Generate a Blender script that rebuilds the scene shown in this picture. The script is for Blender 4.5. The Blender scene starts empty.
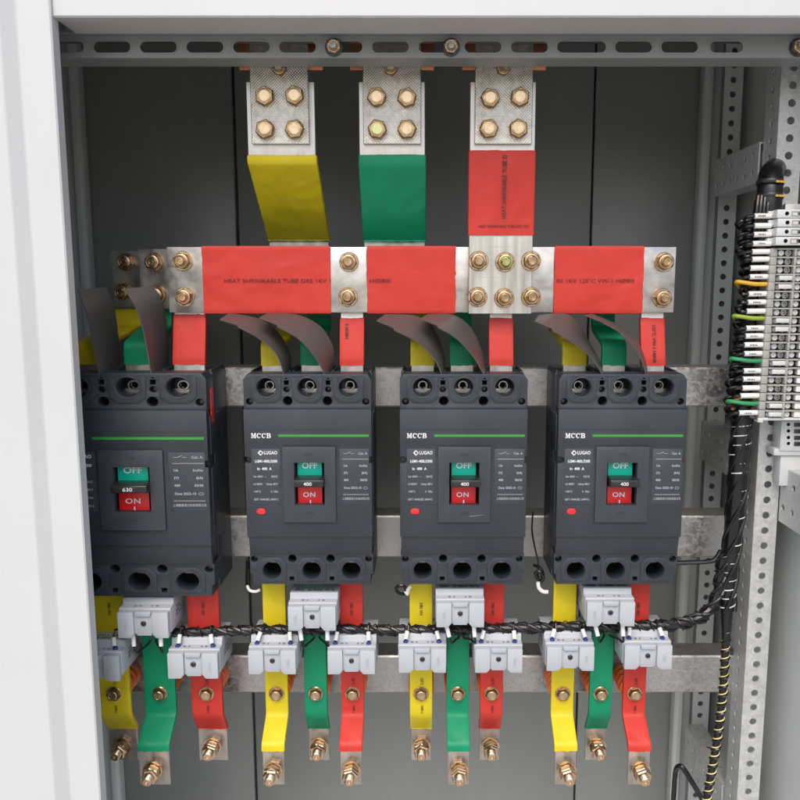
import bpy, bmesh, math, random
from mathutils import Vector, Matrix, noise
random.seed(7)
R = math.radians
pi = math.pi
C = bpy.context.scene.collection

# ------------------------------------------------------------------ camera geometry
TH = R(8.28); FPX = 800.0; CX, CY = 425.0, 400.0
cT, sT = math.cos(TH), math.sin(TH)
def P(u, v, Y):
    """point of the frontal plane at distance Y that the photograph shows at pixel (u, v)"""
    a = (u - CX) / FPX; b = -(v - CY) / FPX
    t = Y / (cT + b * sT)
    return Vector((a * t, Y, t * (b * cT - sT)))
def PX(u, v, Y): return P(u, v, Y).x
def PZ(v, Y): return P(CX, v, Y).z

# ------------------------------------------------------------------ materials
MAT = {}
def material(name, col, rough=0.5, metal=0.0, var=0.12, vscale=30.0, bump=0.0, bscale=400.0,
             col2=None, rvar=0.12, stretch=(1, 1, 1), spec=0.5, coat=0.0, kind=None):
    m = bpy.data.materials.new(name); m.use_nodes = True
    nt = m.node_tree; N = nt.nodes; L = nt.links
    b = N['Principled BSDF']
    b.inputs['Metallic'].default_value = metal
    b.inputs['Specular IOR Level'].default_value = spec
    if coat: b.inputs['Coat Weight'].default_value = coat; b.inputs['Coat Roughness'].default_value = 0.15
    tc = N.new('ShaderNodeTexCoord')
    mp = N.new('ShaderNodeMapping'); mp.inputs['Scale'].default_value = stretch
    L.new(tc.outputs['Object'], mp.inputs['Vector'])
    if kind == 'spangle':
        tx = N.new('ShaderNodeTexVoronoi'); tx.inputs['Scale'].default_value = vscale
        L.new(mp.outputs['Vector'], tx.inputs['Vector'])
        sep = N.new('ShaderNodeSeparateColor'); L.new(tx.outputs['Color'], sep.inputs['Color'])
        n2 = N.new('ShaderNodeTexNoise'); n2.inputs['Scale'].default_value = vscale * 0.25; n2.inputs['Detail'].default_value = 6
        L.new(mp.outputs['Vector'], n2.inputs['Vector'])
        mx = N.new('ShaderNodeMath'); mx.operation = 'MULTIPLY_ADD'; mx.inputs[1].default_value = 0.35
        L.new(sep.outputs['Red'], mx.inputs[0])
        sc2 = N.new('ShaderNodeMath'); sc2.operation = 'MULTIPLY'; sc2.inputs[1].default_value = 0.65
        L.new(n2.outputs['Fac'], sc2.inputs[0]); L.new(sc2.outputs[0], mx.inputs[2])
        fac = mx.outputs[0]
    else:
        tx = N.new('ShaderNodeTexNoise'); tx.inputs['Scale'].default_value = vscale; tx.inputs['Detail'].default_value = 6
        tx.inputs['Roughness'].default_value = 0.6
        L.new(mp.outputs['Vector'], tx.inputs['Vector'])
        fac = tx.outputs['Fac']
    cr = N.new('ShaderNodeValToRGB')
    lo = [c * (1 - var) for c in col]; hi = [min(1, c * (1 + var)) for c in col] if col2 is None else col2
    cr.color_ramp.elements[0].position = 0.3; cr.color_ramp.elements[1].position = 0.7
    cr.color_ramp.elements[0].color = (*lo, 1); cr.color_ramp.elements[1].color = (*hi, 1)
    L.new(fac, cr.inputs['Fac']); L.new(cr.outputs['Color'], b.inputs['Base Color'])
    mr = N.new('ShaderNodeMapRange'); mr.inputs['From Min'].default_value = 0.3; mr.inputs['From Max'].default_value = 0.7
    mr.inputs['To Min'].default_value = max(0.03, rough - rvar); mr.inputs['To Max'].default_value = min(1, rough + rvar)
    L.new(fac, mr.inputs['Value']); L.new(mr.outputs['Result'], b.inputs['Roughness'])
    if bump:
        if kind == 'knurl':
            sep = N.new('ShaderNodeSeparateXYZ'); L.new(tc.outputs['Object'], sep.inputs['Vector'])
            outs = []
            for ax in ('X', 'Z'):
                mu = N.new('ShaderNodeMath'); mu.operation = 'MULTIPLY'; mu.inputs[1].default_value = bscale
                L.new(sep.outputs[ax], mu.inputs[0])
                si = N.new('ShaderNodeMath'); si.operation = 'SINE'; L.new(mu.outputs[0], si.inputs[0]); outs.append(si)
            pr = N.new('ShaderNodeMath'); pr.operation = 'MULTIPLY'
            L.new(outs[0].outputs[0], pr.inputs[0]); L.new(outs[1].outputs[0], pr.inputs[1]); h = pr.outputs[0]
        else:
            nb = N.new('ShaderNodeTexNoise'); nb.inputs['Scale'].default_value = bscale; nb.inputs['Detail'].default_value = 3
            L.new(mp.outputs['Vector'], nb.inputs['Vector']); h = nb.outputs['Fac']
        bp = N.new('ShaderNodeBump'); bp.inputs['Strength'].default_value = bump; bp.inputs['Distance'].default_value = 0.001
        L.new(h, bp.inputs['Height']); L.new(bp.outputs['Normal'], b.inputs['Normal'])
    MAT[name] = m
    return m

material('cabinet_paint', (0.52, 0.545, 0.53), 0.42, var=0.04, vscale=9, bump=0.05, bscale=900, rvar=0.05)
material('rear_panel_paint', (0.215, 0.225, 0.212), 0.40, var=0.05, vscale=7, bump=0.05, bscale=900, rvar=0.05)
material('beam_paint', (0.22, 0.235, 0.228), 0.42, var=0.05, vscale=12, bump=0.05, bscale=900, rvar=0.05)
material('door_paint', (0.47, 0.485, 0.485), 0.4, var=0.02, vscale=5, bump=0.05, bscale=900, rvar=0.05)
material('galvanised', (0.44, 0.44, 0.43), 0.42, 0.9, var=0.14, vscale=330, kind='spangle', bump=0.04, bscale=300)
material('zinc_bracket', (0.57, 0.585, 0.575), 0.5, 0.5, var=0.10, vscale=300, kind='spangle', bump=0.03, bscale=300)
material('tinned', (0.52, 0.50, 0.465), 0.40, 0.95, var=0.22, vscale=90, bump=0.10, bscale=260, stretch=(1, 1, 0.10), rvar=0.14)
material('tinned_flat', (0.52, 0.50, 0.465), 0.42, 0.95, var=0.24, vscale=110, bump=0.14, bscale=260, stretch=(0.4, 1, 0.5), rvar=0.16)
material('tinned_dull', (0.44, 0.40, 0.36), 0.48, 0.9, var=0.22, vscale=120, bump=0.12, bscale=260, stretch=(1, 1, 0.3), rvar=0.12)
material('knurled', (0.60, 0.57, 0.51), 0.40, 0.95, var=0.28, vscale=130, bump=0.30, bscale=1900, kind='knurl', rvar=0.1)
material('red_sleeve', (0.47, 0.034, 0.024), 0.48, var=0.07, vscale=25, bump=0.25, bscale=60, rvar=0.08, spec=0.28)
material('yellow_sleeve', (0.56, 0.45, 0.012), 0.45, var=0.08, vscale=25, bump=0.25, bscale=60, rvar=0.08, spec=0.28)
material('green_sleeve', (0.002, 0.20, 0.092), 0.48, var=0.08, vscale=25, bump=0.25, bscale=60, rvar=0.08, spec=0.28)
material('breaker_plastic', (0.020, 0.025, 0.033), 0.44, var=0.16, vscale=14, bump=0.10, bscale=1500, rvar=0.06)
material('breaker_panel', (0.031, 0.037, 0.047), 0.36, var=0.06, vscale=40, bump=0.08, bscale=1500, rvar=0.05)
material('dark_cavity', (0.004, 0.004, 0.004), 0.8, spec=0.1)  # near-black colour standing in for the shade inside holes and recesses
material('toggle_black', (0.016, 0.016, 0.016), 0.35, bump=0.05, bscale=900)
material('print_white', (0.58, 0.60, 0.62), 0.6, var=0.05)
material('print_grey', (0.33, 0.35, 0.37), 0.6, var=0.05)
material('print_dark', (0.02, 0.015, 0.015), 0.7, var=0.05)
material('print_engraved', (0.012, 0.012, 0.013), 0.7, var=0.05)
material('print_brown', (0.10, 0.008, 0.006), 0.6, var=0.2, vscale=300)
material('stripe_green', (0.03, 0.22, 0.035), 0.45, var=0.05)
material('flag_green', (0.0, 0.36, 0.25), 0.38, var=0.05)
material('flag_red', (0.55, 0.012, 0.015), 0.38, var=0.06)
material('button_red', (0.60, 0.02, 0.02), 0.35)
material('chromate', (0.56, 0.42, 0.22), 0.28, 1.0, var=0.35, vscale=110, col2=(0.72, 0.53, 0.38), bump=0.02, bscale=500, rvar=0.10)
material('chromate_dark', (0.30, 0.19, 0.09), 0.30, 1.0, var=0.3, vscale=160, bump=0.02, bscale=500, rvar=0.10)
material('chromate_green', (0.46, 0.45, 0.22), 0.28, 1.0, var=0.2, vscale=140, bump=0.02, bscale=500)
material('steel', (0.42, 0.42, 0.41), 0.38, 1.0, var=0.25, vscale=90)
material('dark_screw', (0.07, 0.07, 0.075), 0.35, 0.9, var=0.2, vscale=90)
material('copper', (0.60, 0.26, 0.14), 0.4, 0.9, var=0.25, vscale=50)
material('insulator', (0.62, 0.13, 0.02), 0.35, var=0.10)
material('barrier_sheet', (0.080, 0.070, 0.066), 0.42, var=0.06, vscale=20, rvar=0.05)
material('transformer_plastic', (0.355, 0.38, 0.41), 0.42, var=0.03, vscale=30, bump=0.05, bscale=1200, rvar=0.05)
material('label_grey', (0.10, 0.11, 0.12), 0.5, var=0.10, vscale=200)
material('lug_blue', (0.012, 0.03, 0.17), 0.4)
material('tube_white', (0.66, 0.66, 0.64), 0.5, var=0.04)
material('cable_black', (0.006, 0.006, 0.007), 0.27, var=0.15, bump=0.15, bscale=300)
material('cable_yellow', (0.55, 0.32, 0.02), 0.4)
material('cable_green', (0.02, 0.22, 0.08), 0.4)
material('cable_lime', (0.22, 0.32, 0.03), 0.4)
material('cable_orange', (0.65, 0.22, 0.03), 0.4)
material('wrap_cream', (0.70, 0.58, 0.22), 0.4)
material('wrap_clear', (0.55, 0.56, 0.52), 0.3)
material('block_grey', (0.30, 0.30, 0.275), 0.5, var=0.05, bump=0.05, bscale=900)
material('block_light', (0.50, 0.52, 0.52), 0.45, var=0.04)
material('ground_concrete', (0.42, 0.40, 0.365), 0.85, var=0.15, vscale=3, bump=0.2, bscale=60)
# smoked barrier film lets a little of what is behind through
def smoky():
    m = MAT['barrier_sheet']; nt = m.node_tree; b = nt.nodes['Principled BSDF']
    out = nt.nodes['Material Output']
    tr = nt.nodes.new('ShaderNodeBsdfTransparent'); tr.inputs[0].default_value = (0.75, 0.7, 0.68, 1)
    mx = nt.nodes.new('ShaderNodeMixShader'); mx.inputs[0].default_value = 0.88
    nt.links.new(tr.outputs[0], mx.inputs[1]); nt.links.new(b.outputs[0], mx.inputs[2]); nt.links.new(mx.outputs[0], out.inputs[0])
smoky()
def sleeve_detail(name, scuff):
    nt = MAT[name].node_tree; N = nt.nodes; L = nt.links; b = N['Principled BSDF']
    tc = N.new('ShaderNodeTexCoord')
    bump0 = b.inputs['Normal'].links[0].from_node
    vo = N.new('ShaderNodeTexVoronoi'); vo.inputs['Scale'].default_value = 42; L.new(tc.outputs['Object'], vo.inputs['Vector'])
    mr = N.new('ShaderNodeMapRange'); mr.inputs['From Min'].default_value = 0.0; mr.inputs['From Max'].default_value = 0.10; mr.inputs['To Min'].default_value = 1.0; mr.inputs['To Max'].default_value = 0.0
    L.new(vo.outputs['Distance'], mr.inputs['Value'])
    bp = N.new('ShaderNodeBump'); bp.inputs['Strength'].default_value = 0.35; bp.inputs['Distance'].default_value = 0.0008
    L.new(mr.outputs['Result'], bp.inputs['Height']); L.new(bump0.outputs['Normal'], bp.inputs['Normal'])
    wv = N.new('ShaderNodeTexNoise'); wv.inputs['Scale'].default_value = 11; wv.inputs['Detail'].default_value = 2; wv.inputs['Distortion'].default_value = .6
    L.new(tc.outputs['Object'], wv.inputs['Vector'])
    b2 = N.new('ShaderNodeBump'); b2.inputs['Strength'].default_value = 0.5; b2.inputs['Distance'].default_value = 0.012
    L.new(wv.outputs['Fac'], b2.inputs['Height']); L.new(bp.outputs['Normal'], b2.inputs['Normal']); L.new(b2.outputs['Normal'], b.inputs['Normal'])
    mp = N.new('ShaderNodeMapping'); mp.inputs['Scale'].default_value = (55, 55, 240); mp.inputs['Rotation'].default_value = (.3, .5, .2)
    L.new(tc.outputs['Object'], mp.inputs['Vector'])
    n3 = N.new('ShaderNodeTexNoise'); n3.inputs['Scale'].default_value = 1.0; n3.inputs['Detail'].default_value = 5; L.new(mp.outputs['Vector'], n3.inputs['Vector'])
    m3 = N.new('ShaderNodeMapRange'); m3.inputs['From Min'].default_value = .60; m3.inputs['From Max'].default_value = .74; m3.inputs['To Max'].default_value = .22
    L.new(n3.outputs['Fac'], m3.inputs['Value'])
    mx = N.new('ShaderNodeMix'); mx.data_type = 'RGBA'; src = b.inputs['Base Color'].links[0].from_socket
    L.new(m3.outputs['Result'], mx.inputs[0]); L.new(src, mx.inputs[6]); mx.inputs[7].default_value = (*scuff, 1); L.new(mx.outputs[2], b.inputs['Base Color'])
def dusty(name, dust, lo=.52, hi=.80, amt=.30):
    nt = MAT[name].node_tree; N = nt.nodes; L = nt.links; b = N['Principled BSDF']
    tc = N.new('ShaderNodeTexCoord'); src = b.inputs['Base Color'].links[0].from_socket
    for sc_, a in (((9, 9, 5), amt), ((700, 700, 700), amt * .8), ((40, 40, 7), amt * .6)):
        mp = N.new('ShaderNodeMapping'); mp.inputs['Scale'].default_value = sc_; L.new(tc.outputs['Object'], mp.inputs['Vector'])
        n = N.new('ShaderNodeTexNoise'); n.inputs['Scale'].default_value = 1.0; n.inputs['Detail'].default_value = 6; n.inputs['Roughness'].default_value = .65; L.new(mp.outputs['Vector'], n.inputs['Vector'])
        m = N.new('ShaderNodeMapRange'); m.inputs['From Min'].default_value = lo; m.inputs['From Max'].default_value = hi; m.inputs['To Max'].default_value = a
        L.new(n.outputs['Fac'], m.inputs['Value'])
        mx = N.new('ShaderNodeMix'); mx.data_type = 'RGBA'; L.new(m.outputs['Result'], mx.inputs[0]); L.new(src, mx.inputs[6]); mx.inputs[7].default_value = (*dust, 1); src = mx.outputs[2]
    L.new(src, b.inputs['Base Color'])
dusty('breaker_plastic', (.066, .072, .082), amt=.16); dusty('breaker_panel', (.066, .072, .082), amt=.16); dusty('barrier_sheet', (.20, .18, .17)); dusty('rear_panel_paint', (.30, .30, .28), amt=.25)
dusty('door_paint', (.40, .40, .385), .58, .85, .25); dusty('cabinet_paint', (.38, .38, .36), .55, .85, .25); dusty('transformer_plastic', (.30, .31, .32), .55, .85, .25)
sleeve_detail('red_sleeve', (.42, .10, .08)); sleeve_detail('yellow_sleeve', (.62, .55, .16)); sleeve_detail('green_sleeve', (.04, .22, .14))
def scratched(name, dark):
    nt = MAT[name].node_tree; N = nt.nodes; L = nt.links; b = N['Principled BSDF']
    tc = N.new('ShaderNodeTexCoord')
    src = b.inputs['Base Color'].links[0].from_socket
    for k, (sc_, rot) in enumerate((((900, 900, 16), (0, .25, 0)), ((16, 900, 1100), (0, .12, 0)), ((28, 28, 28), (0, 0, 0)))):
        mp = N.new('ShaderNodeMapping'); mp.inputs['Scale'].default_value = sc_; mp.inputs['Rotation'].default_value = rot; L.new(tc.outputs['Object'], mp.inputs['Vector'])
        n = N.new('ShaderNodeTexNoise'); n.inputs['Scale'].default_value = 1.0; n.inputs['Detail'].default_value = 3; L.new(mp.outputs['Vector'], n.inputs['Vector'])
        m = N.new('ShaderNodeMapRange'); m.inputs['From Min'].default_value = .60 if k < 2 else .5; m.inputs['From Max'].default_value = .72 if k < 2 else .8; m.inputs['To Max'].default_value = .55 if k < 2 else .5
        L.new(n.outputs['Fac'], m.inputs['Value'])
        mx = N.new('ShaderNodeMix'); mx.data_type = 'RGBA'; L.new(m.outputs['Result'], mx.inputs[0]); L.new(src, mx.inputs[6]); mx.inputs[7].default_value = (*dark, 1); src = mx.outputs[2]
    L.new(src, b.inputs['Base Color'])
scratched('tinned_flat', (.38, .35, .31)); scratched('tinned', (.40, .37, .32)); scratched('knurled', (.36, .32, .27)); 

# ------------------------------------------------------------------ mesh builder
FACE = Matrix(((1, 0, 0, 0), (0, 0, -1, 0), (0, 1, 0, 0), (0, 0, 0, 1)))   # plane XY -> frontal plane XZ, +Z -> -Y
def curve_mesh(cu):
    ob = bpy.data.objects.new('tmp', cu); C.objects.link(ob)
    bpy.context.view_layer.update()
    dg = bpy.context.evaluated_depsgraph_get()
    me = bpy.data.meshes.new_from_object(ob.evaluated_get(dg))
    bpy.data.objects.remove(ob); bpy.data.curves.remove(cu)
    return me

class B:
    def __init__(s): s.bm = bmesh.new()
    def box(s, x0, x1, y0, y1, z0, z1, bev=0.0, seg=2):
        M = Matrix.Translation(((x0 + x1) / 2, (y0 + y1) / 2, (z0 + z1) / 2)) @ Matrix.Diagonal((abs(x1 - x0), abs(y1 - y0), abs(z1 - z0), 1))
        g = bmesh.ops.create_cube(s.bm, size=1, matrix=M)
        if bev:
            ed = list({e for v in g['verts'] for e in v.link_edges})
            bmesh.ops.bevel(s.bm, geom=ed, offset=bev, segments=seg, affect='EDGES', profile=0.5, clamp_overlap=True)
        return s
    def prism(s, pts, d0, d1, axis='y', bev=0.0):
        """polygon extruded: axis y: pts are (x,z); axis x: pts are (y,z); axis z: pts are (x,y)"""
        f = {'y': lambda p, d: (p[0], d, p[1]), 'x': lambda p, d: (d, p[0], p[1]), 'z': lambda p, d: (p[0], p[1], d)}[axis]
        a = [s.bm.verts.new(f(p, d0)) for p in pts]; b = [s.bm.verts.new(f(p, d1)) for p in pts]
        n = len(pts); fs = []
        fs.append(s.bm.faces.new(a)); fs.append(s.bm.faces.new(b[::-1]))
        for i in range(n):
            fs.append(s.bm.faces.new((a[i], b[i], b[(i + 1) % n], a[(i + 1) % n])))
        bmesh.ops.recalc_face_normals(s.bm, faces=fs)
        if bev:
            ed = list({e for q in fs for e in q.edges})
            bmesh.ops.bevel(s.bm, geom=ed, offset=bev, segments=2, affect='EDGES', profile=0.5, clamp_overlap=True)
        return s
    def cyl(s, c, ax, r, h, n=20, r2=None, cap=True):
        """from c along ax for h"""
        ax = Vector(ax).normalized()
        M = Matrix.Translation(Vector(c) + ax * h / 2) @ Vector((0, 0, 1)).rotation_difference(ax).to_matrix().to_4x4()
        bmesh.ops.create_cone(s.bm, cap_ends=cap, segments=n, radius1=r, radius2=r if r2 is None else r2, depth=h, matrix=M)
        return s
    def lathe(s, prof, c, ax, n=20, phase=0.0):
        """prof: (radius, distance along ax)"""
        ax = Vector(ax).normalized()
        q = Vector((0, 0, 1)).rotation_difference(ax).to_matrix()
        c = Vector(c); rings = []
        for r, d in prof:
            rings.append([s.bm.verts.new(c + q @ Vector((r * math.cos(2 * pi * i / n + phase), r * math.sin(2 * pi * i / n + phase), d))) for i in range(n)])
        fs = []
        for a, b in zip(rings, rings[1:]):
            for i in range(n): fs.append(s.bm.faces.new((a[i], a[(i + 1) % n], b[(i + 1) % n], b[i])))
        fs.append(s.bm.faces.new(rings[0][::-1])); fs.append(s.bm.faces.new(rings[-1]))
        return s
    def tube(s, pts, r, n=10, smooth=4):
        pts = [Vector(p) for p in pts]
        if smooth > 1 and len(pts) > 2:
            out = []
            for i in range(len(pts) - 1):
                p0 = pts[max(i - 1, 0)]; p1 = pts[i]; p2 = pts[i + 1]; p3 = pts[min(i + 2, len(pts) - 1)]
                for k in range(smooth):
                    t = k / smooth
                    out.append(0.5 * ((2 * p1) + (p2 - p0) * t + (2 * p0 - 5 * p1 + 4 * p2 - p3) * t * t + (3 * p1 - p0 - 3 * p2 + p3) * t ** 3))
            out.append(pts[-1])
        else: out = pts
        m = len(out)
        rr = r if isinstance(r, (list, tuple)) else [r] * len(pts)
        def rad(i):
            f = i / max(1, m - 1) * (len(rr) - 1); k = min(int(f), len(rr) - 2); return rr[k] + (rr[k + 1] - rr[k]) * (f - k)
        up = None; rings = []
        for i, p in enumerate(out):
            t = (out[min(i + 1, m - 1)] - out[max(i - 1, 0)]).normalized()
            if up is None:
                up = t.orthogonal().normalized()
            up = (up - t * up.dot(t)).normalized(); w = t.cross(up)
            q = rad(i)
            rings.append([s.bm.verts.new(p + (up * math.cos(2 * pi * k / n) + w * math.sin(2 * pi * k / n)) * q) for k in range(n)])
        for a, b in zip(rings, rings[1:]):
            for k in range(n): s.bm.faces.new((a[k], a[(k + 1) % n], b[(k + 1) % n], b[k]))
        s.bm.faces.new(rings[0][::-1]); s.bm.faces.new(rings[-1])
        s.path = out
        return s
    def ribbon(s, path, xs, th, bev=0.0006):
        """flat bar: path of (y, z) centreline; xs = (x0, x1); th thickness, corners of the path rounded"""
        pts = [Vector((0, y, z)) for y, z in path]
        out = [pts[0]]
        for i in range(1, len(pts) - 1):
            a = (pts[i - 1] - pts[i]); b = (pts[i + 1] - pts[i])
            d = min(0.007, a.length * 0.45, b.length * 0.45)
            p0 = pts[i] + a.normalized() * d; p2 = pts[i] + b.normalized() * d
            for k in range(6):
                t = k / 5; out.append(p0 * (1 - t) ** 2 + pts[i] * 2 * t * (1 - t) + p2 * t * t)
        out.append(pts[-1])
        m = len(out); rings = []
        x0, x1 = xs; h = th / 2; c = min(bev, h * 0.8)
        prof = [(x0 + c, -h), (x1 - c, -h), (x1, -h + c), (x1, h - c), (x1 - c, h), (x0 + c, h), (x0, h - c), (x0, -h + c)]
        for i, p in enumerate(out):
            t = (out[min(i + 1, m - 1)] - out[max(i - 1, 0)]).normalized()
            nrm = Vector((0, t.z, -t.y))
            rings.append([s.bm.verts.new(Vector((x, p.y, p.z)) + nrm * d) for x, d in prof])
        fs = []
        for a, b in zip(rings, rings[1:]):
            for k in range(8): fs.append(s.bm.faces.new((a[k], a[(k + 1) % 8], b[(k + 1) % 8], b[k])))
        fs.append(s.bm.faces.new(rings[0])); fs.append(s.bm.faces.new(rings[-1]))
        bmesh.ops.recalc_face_normals(s.bm, faces=fs)
        return s
    def sleeve(s, pts, wax, x0, x1, th, bev=.0016, fil=.007, seed=0.0, amp=.00035):
        """shrunk tube round a flat bar: pts centreline, wax width axis, x0..x1 extent along it"""
        pts = [Vector(p) for p in pts]; wax = Vector(wax)
        out = [pts[0]]
        for i in range(1, len(pts) - 1):
            a = pts[i - 1] - pts[i]; b = pts[i + 1] - pts[i]; d = min(fil, a.length * .45, b.length * .45)
            p0 = pts[i] + a.normalized() * d; p2 = pts[i] + b.normalized() * d
            for k in range(6):
                t = k / 5; out.append(p0 * (1 - t) ** 2 + pts[i] * 2 * t * (1 - t) + p2 * t * t)
        out.append(pts[-1])
        fine = [out[0]]
        for a, b in zip(out, out[1:]):
            n = max(1, int((b - a).length / .0035))
            for k in range(1, n + 1): fine.append(a.lerp(b, k / n))
        out = fine; m = len(out); h = th / 2; c = min(bev, h * .9)
        nx = max(6, int((x1 - x0) / .004))
        prof = [(x0 + c + (x1 - x0 - 2 * c) * k / nx, -h) for k in range(nx + 1)] + [(x1 - c * .29, -h + c * .29), (x1, -h + c), (x1, h - c), (x1 - c * .29, h - c * .29)]
        prof += [(x1 - c - (x1 - x0 - 2 * c) * k / nx, h) for k in range(nx + 1)] + [(x0 + c * .29, h - c * .29), (x0, h - c), (x0, -h + c), (x0 + c * .29, -h + c * .29)]
        rings = []; dist = 0
        for i, p in enumerate(out):
            if i: dist += (out[i] - out[i - 1]).length
            t = (out[min(i + 1, m - 1)] - out[max(i - 1, 0)]).normalized(); nrm = t.cross(wax)
            if nrm.y > 0 and abs(nrm.y) > .05: sg = 1
            else: sg = 1
            e = min(i, m - 1 - i); ring = []
            lip = .00022 if e == 0 else 0
            for x, d in prof:
                q = Vector((x * 120, dist * 120, seed)); w = noise.noise(q * .5) * amp + noise.noise(Vector((x * 300, dist * 90, seed + 5))) * amp * .4
                if e < 3: w += noise.noise(Vector((x * 420, seed, 3))) * .0002
                dd = d + (1 if d > 0 else -1) * (w + lip)
                pt = p + wax * x + nrm * dd
                if e == 0: pt += t * noise.noise(Vector((x * 260, d * 200, seed + 9))) * .0011
                ring.append(s.bm.verts.new(pt))
            rings.append(ring)
        n = len(prof); fs = []
        for a, b in zip(rings, rings[1:]):
            for k in range(n): fs.append(s.bm.faces.new((a[k], a[(k + 1) % n], b[(k + 1) % n], b[k])))
        fs.append(s.bm.faces.new(rings[0])); fs.append(s.bm.faces.new(rings[-1]))
        bmesh.ops.recalc_face_normals(s.bm, faces=fs)
        return s
    def add(s, me, M=None):
        if M is not None: me.transform(M)
        s.bm.from_mesh(me); bpy.data.meshes.remove(me); return s
    def plate(s, outer, holes, yf, th, bev=0.0):
        """frontal plate: outer and holes are loops of (x, z); front face at y = yf, th thick"""
        cu = bpy.data.curves.new('tmp', 'CURVE'); cu.dimensions = '2D'; cu.fill_mode = 'BOTH'
        for lp in [outer] + holes:
            sp = cu.splines.new('POLY'); sp.points.add(len(lp) - 1); sp.use_cyclic_u = True
            for p, q in zip(sp.points, lp): p.co = (q[0], q[1], 0, 1)
        cu.extrude = th / 2 - bev
        if bev: cu.bevel_depth = bev; cu.bevel_resolution = 1
        me = curve_mesh(cu)
        return s.add(me, Matrix.Translation((0, yf + th / 2, 0)) @ FACE)
    def text(s, body, size, pos, align='CENTER', bold=0.0, xs=1.0, ex=0.00008, M=None, rot=0.0, spacing=1.0):
        cu = bpy.data.curves.new('tmp', 'FONT'); cu.body = body; cu.size = size; cu.align_x = align; cu.align_y = 'CENTER'
        cu.extrude = ex; cu.offset = bold; cu.resolution_u = 3; cu.space_character = spacing
        me = curve_mesh(cu)
        me.transform(Matrix.Rotation(rot, 4, 'Z') @ Matrix.Diagonal((xs, 1, 1, 1)))
        return s.add(me, Matrix.Translation(pos) @ (FACE if M is None else M))
    def mesh(s, name, mat, off=None, angle=35):
        bmesh.ops.remove_doubles(s.bm, verts=s.bm.verts, dist=1e-6)
        me = bpy.data.meshes.new(name); s.bm.to_mesh(me); s.bm.free()
        if off is not None: me.transform(Matrix.Translation(-Vector(off)))
        for p in me.polygons: p.use_smooth = True
        me.set_sharp_from_angle(angle=R(angle))
        me.materials.append(MAT[mat])
        return me

def circle(cx, cz, r, n=24, a0=0.0): return [(cx + r * math.cos(a0 + 2 * pi * i / n), cz + r * math.sin(a0 + 2 * pi * i / n)) for i in range(n)]
def rect(x0, x1, z0, z1): return [(x0, z0), (x1, z0), (x1, z1), (x0, z1)]
def slot(cx, cz, w, h, n=8):
    r = h / 2; o = []
    for i in range(n + 1): o.append((cx + w / 2 - r + r * math.cos(-pi / 2 + pi * i / n), cz + r * math.sin(-pi / 2 + pi * i / n)))
    for i in range(n + 1): o.append((cx - w / 2 + r + r * math.cos(pi / 2 + pi * i / n), cz + r * math.sin(pi / 2 + pi * i / n)))
    return o

# ------------------------------------------------------------------ objects
def tag(o, label=None, cat=None, group=None, kind=None):
    if label: o['label'] = label
    if cat: o['category'] = cat
    if group: o['group'] = group
    if kind: o['kind'] = kind
    return o
WLOC = {}
def thing(name, loc, label, cat, group=None):
    o = bpy.data.objects.new(name, None); C.objects.link(o); o.location = loc; o.empty_display_size = 0.02
    WLOC[o] = Vector(loc)
    return tag(o, label, cat, group)
def part(name, b, mat, parent, local=False, angle=35):
    """b in world coordinates (or in the parent's own if local)"""
    off = None if local else WLOC.get(parent, Vector())
    me = b.mesh(name, mat, off, angle)
    o = bpy.data.objects.new(name, me); C.objects.link(o); o.parent = parent
    WLOC[o] = WLOC.get(parent, Vector())
    return o
def put(name, me, parent, world, rotz=0.0, roty=0.0, scale=1.0):
    """a copy of mesh me as a part at a world position"""
    o = bpy.data.objects.new(name, me); C.objects.link(o); o.parent = parent
    o.location = Vector(world) - WLOC.get(parent, Vector()); o.rotation_euler = (0, roty, rotz); o.scale = (scale,) * 3
    WLOC[o] = Vector(world)
    return o
def copy_tree(o, parent=None):
    c = o.copy(); C.objects.link(c)
    if parent is not None: c.parent = parent
    for ch in list(o.children): copy_tree(ch, c)
    return c

FRONT = (0, -1, 0)
def hexprof(r, h, ch=0.0012): return [(r, 0), (r, h - ch * .6), (r - ch, h)]
# fasteners, their seat at the origin, pointing to the viewer
def mk_washer(r): return B().lathe([(r, 0), (r, 0.0012), (r - .0006, 0.0018)], (0, 0, 0), FRONT, 24).mesh('washer', 'chromate')
def mk_hex(r, h, mat='chromate'):
    b = B().lathe([(r, 0.0006), (r, h - .0012), (r * .90, h)], (0, 0, 0), FRONT, 6)
    n0 = len(b.bm.faces)
    b.lathe([(r * .70, h - .0004), (r * .70, h + .0004), (r * .64, h + .0008), (r * .56, h + .0008), (r * .52, h + .0004)], (0, 0, 0), FRONT, 24)
    for i, f in enumerate(b.bm.faces): f.material_index = 0 if i < n0 else 1
    me = b.mesh('bolt_head', 'chromate_dark'); me.materials.append(MAT[mat]); return me
def mk_nut(r, h, mat='chromate'):
    b = B().lathe([(r, 0.0018), (r, h - .0016), (r * .88, h)], (0, 0, 0), FRONT, 6)
    n0 = len(b.bm.faces)
    b.lathe([(r * .80, h - .0003), (r * .80, h + .0003), (r * .70, h + .0006), (r * .60, h + .0002)], (0, 0, 0), FRONT, 24)
    for i, f in enumerate(b.bm.faces): f.material_index = 0 if i < n0 else 1
    me = b.mesh('nut', 'chromate_dark'); me.materials.append(MAT[mat]); return me
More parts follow.
